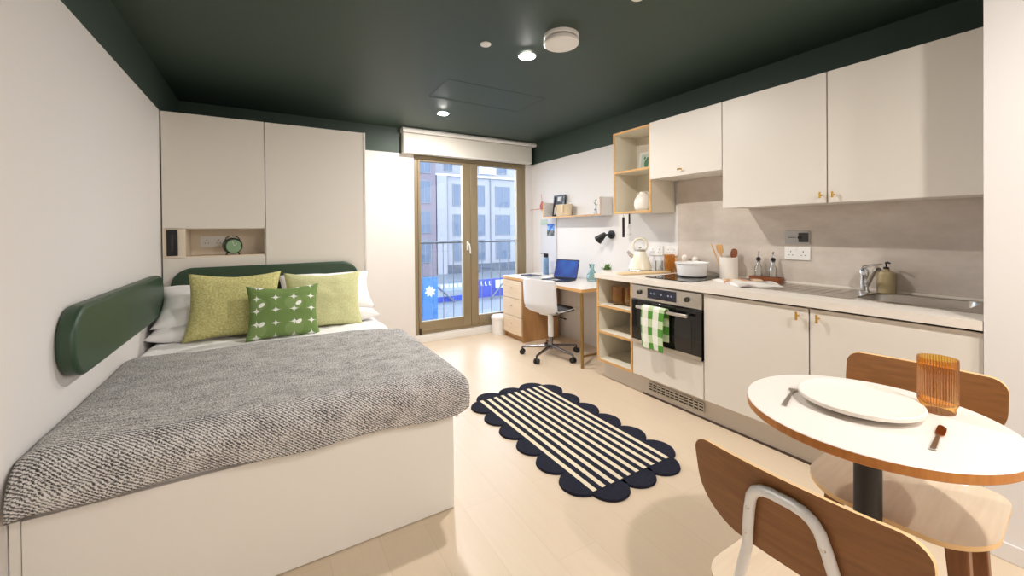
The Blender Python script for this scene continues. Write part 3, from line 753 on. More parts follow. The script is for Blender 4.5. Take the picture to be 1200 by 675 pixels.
# tumbler, casserole, mills
tumbler(3.0, 2.315, .909, .155, .042, 'tall amber ribbed glass on the worktop beside the white casserole')
px_, py_ = 2.84, 1.985; zz = .9146
t = thing('casserole', (px_, py_, zz), 'white casserole dish with a rolled rim standing on the black hob', 'pot')
mesh('dish', lathe(nb(), [(0, .004), (.098, .004), (.106, .012), (.117, .10), (.126, .104), (.126, .110), (.114, .112), (.110, .104), (.098, .016), (0, .014)], (px_, py_, zz), 56), M['cer_white'], t)
mesh('base', cyl(nb(), (px_, py_, zz), (px_, py_, zz + .004), .098, seg=48), M['black'], t)
for i, (mx_, my_, hh, lb) in enumerate(((3.0, 2.16, .16, 'taller pale wooden mill behind the white casserole'), (3.005, 2.065, .15, 'shorter pale wooden mill behind the white casserole, nearer the crock'))):
    t = thing('salt_mill', (mx_, my_, .909), lb, 'mill')
    mesh('body', lathe(nb(), [(0, 0), (.026, 0), (.028, .01), (.022, .04), (.019, .075), (.024, .10), (.022, .112), (0, .112)], (mx_, my_, .909), 28), M['board'], t)
    mesh('cap', lathe(nb(), [(0, .1125), (.024, .1125), (.028, .125), (.024, hh - .012), (.010, hh), (0, hh + .001)], (mx_, my_, .909), 28), M['ceramic'], t)
# crock with utensils
ux, uy = 2.97, 1.765
t = thing('utensil_crock', (ux, uy, .909), 'tall cream utensil crock on the worktop right of the hob', 'crock')
mesh('pot', lathe(nb(), [(0, 0), (.058, 0), (.063, .005), (.063, .158), (.060, .162), (.057, .158), (.057, .01), (0, .01)], (ux, uy, .909), 48), M['ceramic'], t)
def utensil(name, ex, ey, tipz, kind, label, mat):
    p0 = Vector((ux + ex * .35, uy + ey * .35, .921)); p1 = Vector((ux + ex, uy + ey, tipz)); d = (p1 - p0).normalized()
    b = tube(nb(), [p0, p0 + (p1 - p0) * .6, p1], [.005, .005, .006], 10)
    x, y = frame_of(d)
    if kind == 'spoon': pr = [(.016, 0), (.024, .02), (.026, .04), (.02, .062), (.008, .07)]
    else: pr = [(.012, 0), (.022, .015), (.026, .06), (.024, .07), (.004, .072)]
    A = []
    outl = [(r, h) for r, h in pr] + [(-r, h) for r, h in pr[::-1]]
    prism(b, outl, lambda u, v_, tt: tuple(p1 + x * u + d * (v_ - .01) + y * tt), -.004, .004)
    return tag(mesh(name, b, mat, org=tuple(p0), bevel=.002), label, 'utensil')
utensil('wooden_spoon', -.055, .085, 1.12, 'spoon', 'wooden spoon leaning furthest left in the utensil crock', M['spoonwood'])
utensil('wooden_spatula', -.02, .052, 1.105, 'spat', 'flat wooden spatula in the crock next to the leaning spoon', M['spoonwood'])
utensil('honey_dipper', .02, -.025, 1.075, 'spoon', 'short dark wooden tool standing at the right side of the crock', M['rackwood'])
# oil rack
t = thing('bottle_rack', (3.0, 1.52, .909), 'long dark wooden rack holding two glass oil bottles', 'rack')
b = bx(2.965, 3.035, 1.415, 1.615, .909, .922); box(b, 2.965, 2.972, 1.415, 1.615, .922, .945); box(b, 3.028, 3.035, 1.415, 1.615, .922, .945); box(b, 2.972, 3.028, 1.415, 1.422, .922, .945); box(b, 2.972, 3.028, 1.608, 1.615, .922, .945)
mesh('tray', b, M['rackwood'], t, bevel=.002)
for by, lb in ((1.565, 'glass oil bottle with a black pourer on the left of the rack'), (1.468, 'glass oil bottle with a black pourer on the right of the rack')):
    t = thing('oil_bottle', (3.0, by, .9225), lb, 'bottle')
    mesh('flask', lathe(nb(), [(0, 0), (.022, 0), (.025, .004), (.025, .085), (.014, .108), (.0125, .135), (.010, .135), (.011, .108), (.022, .084), (.022, .006), (0, .006)], (3.0, by, .9225), 32), M['cglass'], t)
    b = lathe(nb(), [(0, .125), (.0095, .125), (.0095, .135), (.015, .136), (.015, .15), (.008, .158), (0, .16)], (3.0, by, .9225), 20)
    mesh('stopper', b, M['black'], t)
    mesh('pourer', tube(nb(), [(3.0, by, 1.08), (3.0, by, 1.098), (2.992, by - .006, 1.112), (2.982, by - .012, 1.122)], [.006, .005, .0045, .004], 10), M['chrome'], t)
# open magazine
t = thing('magazine', (2.75, 1.5, .909), 'open magazine lying on the worktop in front of the oil bottles', 'magazine')
A_ = math.radians(58)
def mg(u, v_, tt):
    q = Vector((0, .03, 0)) + Vector((u * math.cos(A_) - v_ * math.sin(A_), u * math.sin(A_) + v_ * math.cos(A_), 0)); return (2.79 + q.x, 1.515 + q.y, .9095 + tt)
for s_, nm in ((-1, 'left_page'), (1, 'right_page')):
    b = nb(); n = 10; W_, L_ = .20, .27; r0 = []
    for i in range(n + 1):
        f_ = i / n; u = s_ * f_ * W_; hgt = .005 + .024 * math.sin(PI * min(1, f_ * 1.15)) ** .8 * (1 - f_ * .6) * (1 if f_ * 1.15 < 1 else .2)
        r0.append([b.verts.new(mg(u, -L_ / 2, 0)), b.verts.new(mg(u, L_ / 2, 0)), b.verts.new(mg(u, L_ / 2, hgt)), b.verts.new(mg(u, -L_ / 2, hgt))])
    for p, q in zip(r0, r0[1:]):
        for i in range(4): j = (i + 1) % 4; b.faces.new((p[i], p[j], q[j], q[i]))
    b.faces.new(r0[0]); b.faces.new(r0[-1][::-1])
    kk = NT('printed_page_' + nm); vv = kk.coords(rot=(0, 0, -A_))
    f_ = kk.noise(vv, 9.0 if s_ > 0 else 5.5, 1)
    kk.col(kk.ramp(f_, [(0.42, lin((238, 234, 228))), (0.50, lin((232, 204, 160) if s_ > 0 else (214, 208, 202))), (.57, lin((206, 150, 120) if s_ > 0 else (150, 140, 138))), (.64, lin((60, 56, 60)))], 'CONSTANT')); kk.b.inputs['Roughness'].default_value = .35
    mesh(nm, b, kk.m, t, smooth=40)
# soap dispenser
t = thing('soap_dispenser', (2.995, .865, .912), 'olive stoneware soap bottle with a pump behind the sink', 'soap bottle')
mesh('bottle', lathe(nb(), [(0, 0), (.039, 0), (.042, .004), (.042, .108), (.037, .120), (.017, .127), (.015, .136), (0, .136)], (2.995, .865, .9125), 40), M['soap'], t)
b = cyl(nb(), (2.995, .865, 1.049), (2.995, .865, 1.06), .013, seg=20); cyl(b, (2.995, .865, 1.06), (2.995, .865, 1.085), .004, seg=10)
tube(b, [(2.995, .865, 1.082), (2.985, .857, 1.087), (2.962, .84, 1.084)], [.007, .006, .004], 10)
mesh('pump', b, M['black'], t)
# tumblers in low shelf
tumbler(2.56, 2.50, .644, .15, .043, 'amber ribbed glass in the top tier of the low shelf unit, left one')
tumbler(2.585, 2.385, .644, .15, .043, 'amber ribbed glass in the top tier of the low shelf unit, nearer the oven')
# small herb pot and things at worktop end
t = thing('herb_pot', (2.86, 2.93, .7415), 'small bushy green plant in a white pot on the desk behind the worktop end', 'plant')
mesh('pot', lathe(nb(), [(0, 0), (.034, 0), (.044, .15), (.040, .15), (.036, .14), (0, .14)], (2.86, 2.93, .7415), 28), M['ceramic'], t)
b = nb()
for i in range(46):
    a = random.uniform(0, 2 * PI); el = random.uniform(.1, 1.3); L_ = random.uniform(.03, .06); c = Vector((2.86, 2.93, .885))
    d = Vector((math.cos(a) * math.cos(el), math.sin(a) * math.cos(el), math.sin(el))); p = c + d * L_; x, y = frame_of(d)
    vs = [b.verts.new(q) for q in (p - d * .018, p + x * .011, p + d * .02 + y * .004, p - x * .011)]; b.faces.new(vs)
    tube(b, [c - Vector((0, 0, .03)), p - d * .015], .0012, 5)
mesh('foliage', b, M['leaf'], t, smooth=0)
# hanging things under the wall shelf
t = thing('hanging_strap', (2.80, 2.66, 1.43), 'black strap hanging beneath the open wall shelf', 'strap')
mesh('band', bx(2.785, 2.815, 2.655, 2.66, 1.215, 1.40), M['black'], t, bevel=.002)
mesh('hook', tube(nb(), [(2.80, 2.6575, 1.429), (2.80, 2.6575, 1.41), (2.80, 2.65, 1.398), (2.80, 2.662, 1.394)], .003, 8), M['steel'], t)
t = thing('hanging_whisk', (2.80, 2.59, 1.43), 'thin dark whisk hanging beneath the open wall shelf beside the strap', 'whisk')
mesh('grip', cyl(nb(), (2.80, 2.585, 1.34), (2.80, 2.585, 1.428), .009, .007, 14), M['black'], t)
b = nb()
for a in (0, PI / 3, 2 * PI / 3):
    tube(b, [Vector((2.80, 2.585, 1.345)) + Vector((math.cos(a), math.sin(a), 0)) * (.024 * math.sin(q) ** .8 * (1 if True else 0)) * s_ + Vector((0, 0, -.11 * f_)) for s_, q, f_ in [(1, max(1e-6, PI * i / 10), math.sin(PI * i / 20)) for i in range(11)]], .0012, 6)
    tube(b, [Vector((2.80, 2.585, 1.345)) - Vector((math.cos(a), math.sin(a), 0)) * (.024 * math.sin(max(1e-6, PI * i / 10)) ** .8) + Vector((0, 0, -.11 * math.sin(PI * i / 20))) for i in range(11)], .0012, 6)
mesh('wires', b, M['chrome'], t)

# ------------------------------------------------------------------ desk area
DX, DY0, DY1, DZ = 2.45, 2.84, 4.30, .74
dk = thing('desk', (2.75, 3.57, 0), 'white topped desk with a plywood edge along the right wall by the balcony door', 'desk')
b = bx(DX + .003, 3.055, DY0 + .003, DY1, DZ - .004, DZ, 0); box(b, DX, 3.055, DY0, DY1, DZ - .032, DZ - .004, 1)
mesh('desktop', b, [M['wlam'], M['ply']], dk)
lg = plain('brass_toned_leg', (150, 118, 66), .35, .6)
for (lx, ly) in ((DX + .03, DY0 + .035), (3.0, DY0 + .035)): mesh('leg', cyl(nb(), (lx, ly, 0), (lx, ly, DZ - .0325), .0145, seg=20), lg, dk)
mesh('foot_rail', bx(DX + .045, 2.985, DY0 + .027, DY0 + .043, .10, .116), lg, dk)
pd = thing('drawer_pedestal', (2.72, 4.08, 0), 'oak pedestal with three pale drawers under the window end of the desk', 'drawers')
b = nb(); box(b, DX + .02, 2.98, 3.885, 3.903, .0, DZ - .034); box(b, DX + .02, 2.98, 4.277, 4.295, .0, DZ - .034); box(b, DX + .02, 2.98, 3.903, 4.277, DZ - .052, DZ - .034); box(b, 2.962, 2.98, 3.903, 4.277, 0, DZ - .052); box(b, DX + .05, 2.962, 3.903, 4.277, .06, .078); box(b, DX + .045, DX + .06, 3.903, 4.277, 0, .06)
mesh('carcass', b, M['desk_side'], pd, bevel=.001)
for i in range(3):
    z0 = .07 + .212 * i; d = mesh('drawer', bx(DX, DX + .02, 3.887, 4.293, z0, z0 + .206), M['drawer'], pd, bevel=.002)
    mesh('knob', cyl(cyl(nb(), (DX, 4.09, z0 + .12), (DX - .012, 4.09, z0 + .12), .005, seg=10), (DX - .012, 4.09, z0 + .12), (DX - .02, 4.09, z0 + .12), .011, .013, 16), M['drawer'], d)
# bin by the window
t = thing('waste_bin', (2.42, 4.40, 0), 'small white lidded bin on the floor between the desk drawers and the balcony door', 'bin')
b = nb(); bcx, bcy = 2.455, 4.408
lathe(b, [(0, 0), (.090, 0), (.092, .01), (.096, .18), (0, .18)], (bcx, bcy, .0), 40); mesh('body', b, M['whitep'], t)
mesh('lid', lathe(nb(), [(0, .181), (.098, .181), (.102, .19), (.10, .215), (.084, .232), (0, .238)], (bcx, bcy, 0), 40), M['whitep'], t)

# desk chair (local coordinates: faces +x)
ch = thing('desk_chair', (0, 0, 0), 'white shell swivel desk chair with a grey seat pad on a chrome five-star base', 'chair')
def shell_pt(s, v_):
    # s arc from seat front to back top, v across -1..1
    prof = [(.235, .445), (.20, .462), (.05, .452), (-.10, .450), (-.165, .47), (-.205, .53), (-.214, .61), (-.220, .70), (-.225, .775), (-.227, .805)]
    f_ = s * (len(prof) - 1); i = min(int(f_), len(prof) - 2); q = f_ - i
    def cr(i_, j): return Vector((prof[max(0, min(len(prof) - 1, i_ + j))][0], 0, prof[max(0, min(len(prof) - 1, i_ + j))][1]))
    p0, p1, p2, p3 = cr(i, -1), cr(i, 0), cr(i, 1), cr(i, 2)
    p = .5 * ((2 * p1) + (-p0 + p2) * q + (2 * p0 - 5 * p1 + 4 * p2 - p3) * q * q + (-p0 + 3 * p1 - 3 * p2 + p3) * q ** 3)
    hw = .215 if s < .55 else .222
    if s > .93: hw *= 1 - .22 * ((s - .93) / .07) ** 2
    if s < .07: hw *= 1 - .18 * ((.07 - s) / .07) ** 2
    lift = .05 * abs(v_) ** 3
    if s < .45: p.z += lift * .7
    else: p.x += lift
    return (p.x, v_ * hw, p.z)
b = nb(); N1, N2 = 40, 18
g = [[b.verts.new(shell_pt(i / N1, -1 + 2 * j / N2)) for j in range(N2 + 1)] for i in range(N1 + 1)]
for i in range(N1):
    for j in range(N2): b.faces.new((g[i][j], g[i + 1][j], g[i + 1][j + 1], g[i][j + 1]))
sh = mesh('shell', b, M['gshell'], ch, smooth=180); sd = sh.modifiers.new('thickness', 'SOLIDIFY'); sd.thickness = .009; sd.offset = -1
b = nb(); pr = rrect(.36, .36, .1, 8); lv = [(1, 0), (1.0, .018), (.93, .03), (.6, .036)]
rings = [[b.verts.new((.045 + u * s_, v_ * s_, .462 + z)) for u, v_ in pr] for s_, z in lv]
for A, B in zip(rings, rings[1:]):
    for i in range(len(pr)): j = (i + 1) % len(pr); b.faces.new((A[i], A[j], B[j], B[i]))
b.faces.new(rings[-1]); b.faces.new(rings[0][::-1]); mesh('seat_pad', b, M['greypad'], ch, smooth=50)
b = cyl(nb(), (0, 0, .20), (0, 0, .43), .028, seg=24); box(b, -.09, .09, -.07, .07, .43, .444); mesh('gas_column', b, M['wtube'], ch)
mesh('lever', tube(nb(), [(.0, -.02, .415), (.03, -.14, .40), (.035, -.17, .395)], [.005, .005, .009], 10), M['black'], ch)
b = cyl(nb(), (0, 0, .075), (0, 0, .20), .024, seg=24); M['dchrome'] = plain('dark_chrome', (128, 128, 134), .2, 1.0)
mesh('hub', b, M['dchrome'], ch)
for i in range(5):
    a = 2 * PI * i / 5 + .87; d = Vector((math.cos(a), math.sin(a), 0)); n_ = Vector((-d.y, d.x, 0))
    lgm = mesh('leg', tube(nb(), [d * .015 + Vector((0, 0, .105)), d * .16 + Vector((0, 0, .092)), d * .30 + Vector((0, 0, .078))], [.019, .014, .011], 12), M['dchrome'], ch)
    b = nb(); c = d * .30
    for s_ in (-1, 1): cyl(b, c + n_ * (s_ * .006) + Vector((0, 0, .027)), c + n_ * (s_ * .022) + Vector((0, 0, .027)), .027, seg=20)
    cyl(b, c + Vector((0, 0, .03)), c + Vector((0, 0, .078)), .008, seg=10)
    mesh('castor', b, M['black'], lgm)
ch.location = (2.46, 3.335, 0); ch.rotation_euler = (0, 0, .22)

# laptop (local: hinge along x, back +y)
lp = thing('laptop', (0, 0, 0), 'open laptop with a glowing blue screen on the desk', 'laptop')
b = nb(); prism(b, rrect(.31, .215, .01, 4), lambda u, v, tt: (u, v - .1075, tt), 0, .014); base = mesh('base', b, plain('dark_grey_laptop', (62, 66, 74), .35, .6), lp, bevel=.002)
mesh('keyboard', bx(-.135, .135, -.12, -.02, .0138, .0152), M['black'], base)
mesh('trackpad', bx(-.045, .045, -.20, -.135, .0138, .0146), M['sticker_grey'], base)
ti = .30
fl = lambda u, v, tt: (u, .004 + (v + .108) * math.sin(ti) - tt * math.cos(ti) * 1.0, .012 + (v + .108) * math.cos(ti) + tt * math.sin(ti))
b = nb(); prism(b, rrect(.31, .212, .01, 4), fl, -.007, 0); lid = mesh('lid', b, M['black'], lp, bevel=.001)
k = NT('blue_screen'); v = k.coords('Object'); f = k.noise(v, 5, 1)
k.col((0, 0, 0)); k.l(k.ramp(f, [(.3, lin((20, 52, 140))), (.7, lin((44, 116, 214)))]), k.b.inputs['Emission Color']); k.b.inputs['Emission Strength'].default_value = .75; k.b.inputs['Roughness'].default_value = .2
mesh('screen', prism(nb(), rrect(.292, .19, .003, 2), fl, 0, .0008), k.m, lid)
lp.location = (2.79, 3.52, DZ + .001); lp.rotation_euler = (0, 0, math.radians(-74))
# bottle
t = thing('water_bottle', (2.93, 4.06, DZ), 'blue translucent water bottle with a black cap on the desk by the wall', 'bottle')
mesh('flask', lathe(nb(), [(0, 0), (.033, 0), (.036, .005), (.036, .10), (.034, .12), (.036, .14), (.036, .195), (.026, .212), (0, .212)], (2.93, 4.06, DZ + .001), 32), plain('blue_translucent_plastic', (112, 146, 182), .2), t)
b = lathe(nb(), [(0, .2125), (.031, .2125), (.031, .25), (.026, .256), (0, .257)], (2.93, 4.06, DZ + .001), 28); tube(b, [(2.93, 4.06, DZ + .255), (2.91, 4.09, DZ + .262), (2.895, 4.115, DZ + .258)], .006, 8)
mesh('cap', b, plain('navy_black_cap', (24, 26, 38), .4), t)
# notebook, papers
t = thing('notebook', (2.66, 3.98, DZ), 'dark closed notebook lying on the desk near the drawers', 'notebook')
def rr_(cx_, cy_, a): return lambda u, v, tt: (cx_ + u * math.cos(a) - v * math.sin(a), cy_ + u * math.sin(a) + v * math.cos(a), DZ + .0012 + tt)
mesh('cover', prism(nb(), rrect(.15, .21, .006, 3), rr_(2.68, 4.02, .2), 0, .012), plain('dark_slate_cover', (62, 66, 82), .5), t, bevel=.001)
mesh('pen', tube(nb(), [(2.64, 3.98, DZ + .0175), (2.72, 4.07, DZ + .0175)], .0042, 8), M['hoard_dark'], t)
t = thing('open_notepad', (2.66, 3.74, DZ), 'open grey and white notepad on the desk left of the laptop', 'notepad')
mesh('cover', prism(nb(), rrect(.17, .25, .004, 3), rr_(2.62, 3.78, .1), 0, .006), M['sticker_grey'], t)
mesh('page', prism(nb(), rrect(.10, .14, .003, 3), rr_(2.70, 3.70, .1), .0062, .009), M['paper'], t)
# carafe
b = lathe(nb(), [(0, .004), (.05, .004), (.055, .02), (.053, .07), (.036, .105), (.024, .125), (.026, .165), (.034, .185), (.031, .184), (.022, .163), (.021, .125), (.033, .103), (.050, .069), (.05, .022), (0, .016)], (2.92, 3.22, DZ), 40)
tag(mesh('glass_carafe', b, M['tglass'], org=(2.92, 3.22, DZ)), 'teal tinted glass carafe on the desk next to the kitchen shelf unit', 'carafe')
# wall shelf over desk
WS0, WS1, WZ = 3.05, 4.06, 1.435
t = thing('wall_shelf', (2.97, 3.55, WZ), 'white floating tray shelf with plywood edges above the desk', 'shelf')
b = nb(); box(b, 2.896, 3.055, WS0, WS1, WZ, WZ + .014, 0); box(b, 2.89, 2.896, WS0, WS1, WZ, WZ + .014, 1)
box(b, 2.896, 3.055, WS0, WS0 + .014, WZ + .014, WZ + .19, 0); box(b, 2.89, 2.896, WS0, WS0 + .014, WZ + .014, WZ + .19, 1)
box(b, 2.896, 3.055, WS1 - .014, WS1, WZ + .014, WZ + .19, 0); box(b, 2.89, 2.896, WS1 - .014, WS1, WZ + .014, WZ + .19, 1)
mesh('tray', b, [M['white'], M['ply']], t)
mesh('back_panel', bx(3.047, 3.056, WS0 + .014, WS1 - .014, WZ + .014, WZ + .19), M['white'], t)
t = thing('photo_frame', (3.0, 3.93, WZ + .015), 'black framed picture leaning on the wall behind the basket on the tray shelf', 'picture')
fp = lambda u, v, tt: (3.005 - tt + (v + .13) * .12, 3.895 - u, WZ + .0165 + .13 + v)
b = nb()
for (w_, h_, du, dv) in ((.22, .02, 0, .12), (.22, .02, 0, -.12), (.02, .22, -.1, 0), (.02, .22, .1, 0)): prism(b, [(du - w_ / 2, dv - h_ / 2), (du + w_ / 2, dv - h_ / 2), (du + w_ / 2, dv + h_ / 2), (du - w_ / 2, dv + h_ / 2)], fp, 0, .014)
mesh('frame', b, M['black'], t)
k = NT('grey_abstract_print'); v = k.coords(); f = k.noise(v, 9, 1)
k.col(k.ramp(f, [(.42, lin((26, 26, 30))), (.5, lin((206, 200, 194))), (.6, lin((236, 232, 228)))])); mesh('print', prism(nb(), rrect(.185, .225, .001, 1), fp, .002, .006), k.m, t)
# basket
b = nb(); bcx, bcy, bz = 2.965, 3.74, WZ + .0148
pr = [(math.cos(2 * PI * i / 40), math.sin(2 * PI * i / 40)) for i in range(40)]
lv = [(.055, .10, 0), (.062, .118, .006), (.068, .135, .125), (.071, .139, .13), (.068, .135, .135), (.060, .127, .128), (.054, .105, .012)]
rings = []
for a_, c_, z in lv: rings.append([b.verts.new((bcx + u * a_, bcy + v_ * c_, bz + z)) for u, v_ in pr])
for A, B in zip(rings, rings[1:]):
    for i in range(40): j = (i + 1) % 40; b.faces.new((A[i], A[j], B[j], B[i]))
b.faces.new(rings[0][::-1]); b.faces.new(rings[-1])
t = thing('basket', (bcx, bcy, bz), 'oval woven cream basket on the tray shelf above the desk', 'basket')
bk = mesh('bowl', b, M['basket'], t, smooth=50)
for s_ in (-1, 1): mesh('strap', bx(bcx - .072, bcx - .0655, bcy + s_ * .06 - .008, bcy + s_ * .06 + .008, bz + .05, bz + .128), M['board'], t)
# sprig in bottle
t = thing('bud_vase', (2.96, 3.2, WZ + .015), 'small clear bud vase with a green sprig at the right of the tray shelf', 'vase')
mesh('flask', lathe(nb(), [(0, 0), (.018, 0), (.02, .004), (.02, .045), (.008, .06), (.008, .08), (.006, .08), (.006, .058), (.017, .044), (.017, .006), (0, .006)], (2.96, 3.2, WZ + .0148), 24), M['cglass'], t)
b = tube(nb(), [(2.96, 3.2, WZ + .03), (2.961, 3.198, WZ + .10), (2.958, 3.203, WZ + .165)], .002, 6)
for i in range(9):
    z = WZ + .085 + .01 * i; a = i * 2.4; d = Vector((math.cos(a), math.sin(a), .5)).normalized(); p = Vector((2.96, 3.2, z)); x, y = frame_of(d)
    b.faces.new([b.verts.new(q) for q in (p, p + d * .02 + x * .009, p + d * .038, p + d * .02 - x * .009)])
mesh('sprig', b, M['leaf'], t, smooth=0)
# pink ornament
t = thing('bud_ornament', (3.03, 4.25, 1.57), 'pink bud shaped ornament with two thin sticks on the wall by the window corner', 'ornament')
ox, oy, oz = 3.03, 4.27, 1.555
b = lathe(nb(), [(0, 0), (.022, .004), (.032, .03), (.028, .06), (.016, .085), (.010, .105), (0, .11)], (ox, oy, oz), 24)
mesh('bud', b, M['pink'], t)
mesh('stick', tube(nb(), [(ox, oy, oz + .10), (ox - .004, oy + .01, oz + .20)], .004, 8), M['pinkstem'], t)
mesh('stick', tube(nb(), [(ox - .01, oy, oz + .012), (ox - .075, oy + .17, oz - .002)], .005, 8), M['pinkstem'], t)
mesh('bracket', bx(3.0, 3.058, oy - .025, oy + .03, oz - .012, oz), M['board'], t)
# pinboard and cards
tag(mesh('pinboard', bx(3.046, 3.059, 4.0, 4.33, DZ + .002, WZ - .006), plain('lilac_grey_pinboard', (212, 212, 218), .8), org=(3.05, 4.16, DZ), bevel=.001), 'pale grey upright board on the wall under the window end of the shelf', 'board')
k = NT('landscape_print'); v = k.coords(); f = k.noise(v, 16, 2); sp = k.n('ShaderNodeSeparateXYZ'); tc = k.n('ShaderNodeTexCoord'); k.l(tc.outputs['Object'], sp.inputs[0])
up = k.math('GREATER_THAN', sp.outputs[2], 0.0)
k.col(k.mix(up, k.ramp(f, [(.4, lin((60, 66, 70))), (.6, lin((128, 130, 124)))]), k.ramp(f, [(.45, lin((34, 96, 196))), (.6, lin((150, 190, 226)))])))
tag(mesh('postcard', bx(3.0425, 3.0455, 4.035, 4.185, 1.215, 1.365), k.m, org=(3.044, 4.11, 1.285)), 'blue landscape postcard pinned below the tray shelf', 'postcard')
tag(mesh('postcard', bx(3.0425, 3.0455, 4.18, 4.32, 1.355, 1.425), plain('pale_sage_card', (186, 204, 192), .8), org=(3.044, 4.25, 1.39)), 'pale sage card pinned above the blue landscape postcard', 'postcard')
# wall lamp
t = thing('wall_lamp', (3.055, 3.07, 1.235), 'black wall reading lamp with a conical head above the desk', 'lamp')
mesh('mount', cyl(nb(), (3.058, 3.06, 1.235), (3.035, 3.06, 1.235), .045, .043, 28), M['black'], t, bevel=.004)
mesh('arm', tube(nb(), [(3.036, 3.06, 1.235), (3.0, 3.07, 1.235), (2.985, 3.10, 1.228)], .009, 10), M['black'], t)
hd = Vector((-.25, .62, -.55)).normalized(); h0 = Vector((2.987, 3.085, 1.245))
mesh('shade', cyl(nb(), h0, h0 + hd * .11, .022, .048, 28), M['black'], t, bevel=.003)

# ------------------------------------------------------------------ dining table
TX, TY = 1.512, .480
dt = thing('dining_table', (TX, TY, 0), 'small round white bistro table with an oiled wooden edge on a black pedestal', 'table')
R_ = .308
b = lathe(nb(), [(0, .0275), (R_ - .002, .0275), (R_, .0255)], (TX, TY, .7135), 96, 0)
lathe(b, [(R_, .0255), (R_, .004), (R_ - .004, 0), (0, 0)], (TX, TY, .7135), 96, 1)
mesh('tabletop', b, [M['wlam'], M['tedge']], dt, smooth=40)
blk = plain('black_powder_coated_steel', (26, 24, 24), .4)
mesh('pedestal', cyl(nb(), (TX, TY, .02), (TX, TY, .705), .033, seg=32), blk, dt)
mesh('top_plate', cyl(nb(), (TX, TY, .705), (TX, TY, .713), .12, seg=40), blk, dt)
mesh('foot_plate', lathe(nb(), [(0, 0), (.2, 0), (.205, .005), (.2, .012), (.05, .02), (0, .02)], (TX, TY, .0005), 56), blk, dt)
TZ = .7415
b = lathe(nb(), [(0, 0), (.10, 0), (.105, .003), (.12, .010), (.138, .014), (.148, .018), (.149, .029), (.145, .031), (.132, .026), (.11, .023), (0, .022)], (1.532, .510, TZ), 72)
tag(mesh('dinner_plate', b, M['ceramic'], org=(1.532, .510, TZ)), 'white speckled dinner plate on the round table', 'plate')
tumbler(1.687, .372, TZ, .158, .042, 'amber ribbed glass on the round dining table beside the plate')
def cutl(p0, p1, kind, label):
    p0, p1 = Vector((*p0, TZ)), Vector((*p1, TZ)); d = (p1 - p0).normalized(); n_ = Vector((-d.y, d.x, 0)); L_ = (p1 - p0).length
    fn = lambda u, v, tt: tuple(p0 + d * u + n_ * v + Vector((0, 0, tt + (.004 if u > .08 else 0) * 0)))
    t = thing(kind, tuple(p0), label, 'cutlery')
    if kind == 'fork':
        mesh('handle', prism(nb(), [(0, -.007), (.07, -.0055), (.12, -.003), (.145, -.003), (.145, .003), (.12, .003), (.07, .0055), (0, .007)], fn, .001, .0045), M['steel'], t, bevel=.001)
        b = prism(nb(), [(.144, -.004), (.155, -.011), (.166, -.012), (.166, .012), (.155, .011), (.144, .004)], fn, .0015, .004)
        for i in range(4): q = -.0105 + .007 * i; prism(b, [(.166, q - .0015), (L_, q - .001), (L_, q + .001), (.166, q + .0015)], fn, .0015, .004)
        mesh('tines', b, M['steel'], t)
    else:
        mesh('handle', prism(nb(), [(0, -.0065), (.09, -.005), (.105, -.004), (.105, .004), (.09, .005), (0, .0065)], fn, .001, .006), M['steel'], t, bevel=.0015)
        mesh('blade', prism(nb(), [(.104, -.004), (.115, -.010), (.14, -.011), (.17, -.010), (L_ - .006, -.004), (L_, .004), (L_ - .01, .008), (.13, .008), (.104, .004)], fn, .002, .004), M['copper'], t)
cutl((1.352, .637), (1.50, .727), 'fork', 'steel fork on the round table at the left of the plate') if False else cutl((1.345, .628), (1.512, .676), 'fork', 'steel fork on the round table at the left of the plate')
cutl((1.378, .312), (1.565, .336), 'table_knife', 'short knife with a copper-toned blade on the round table by the amber glass')

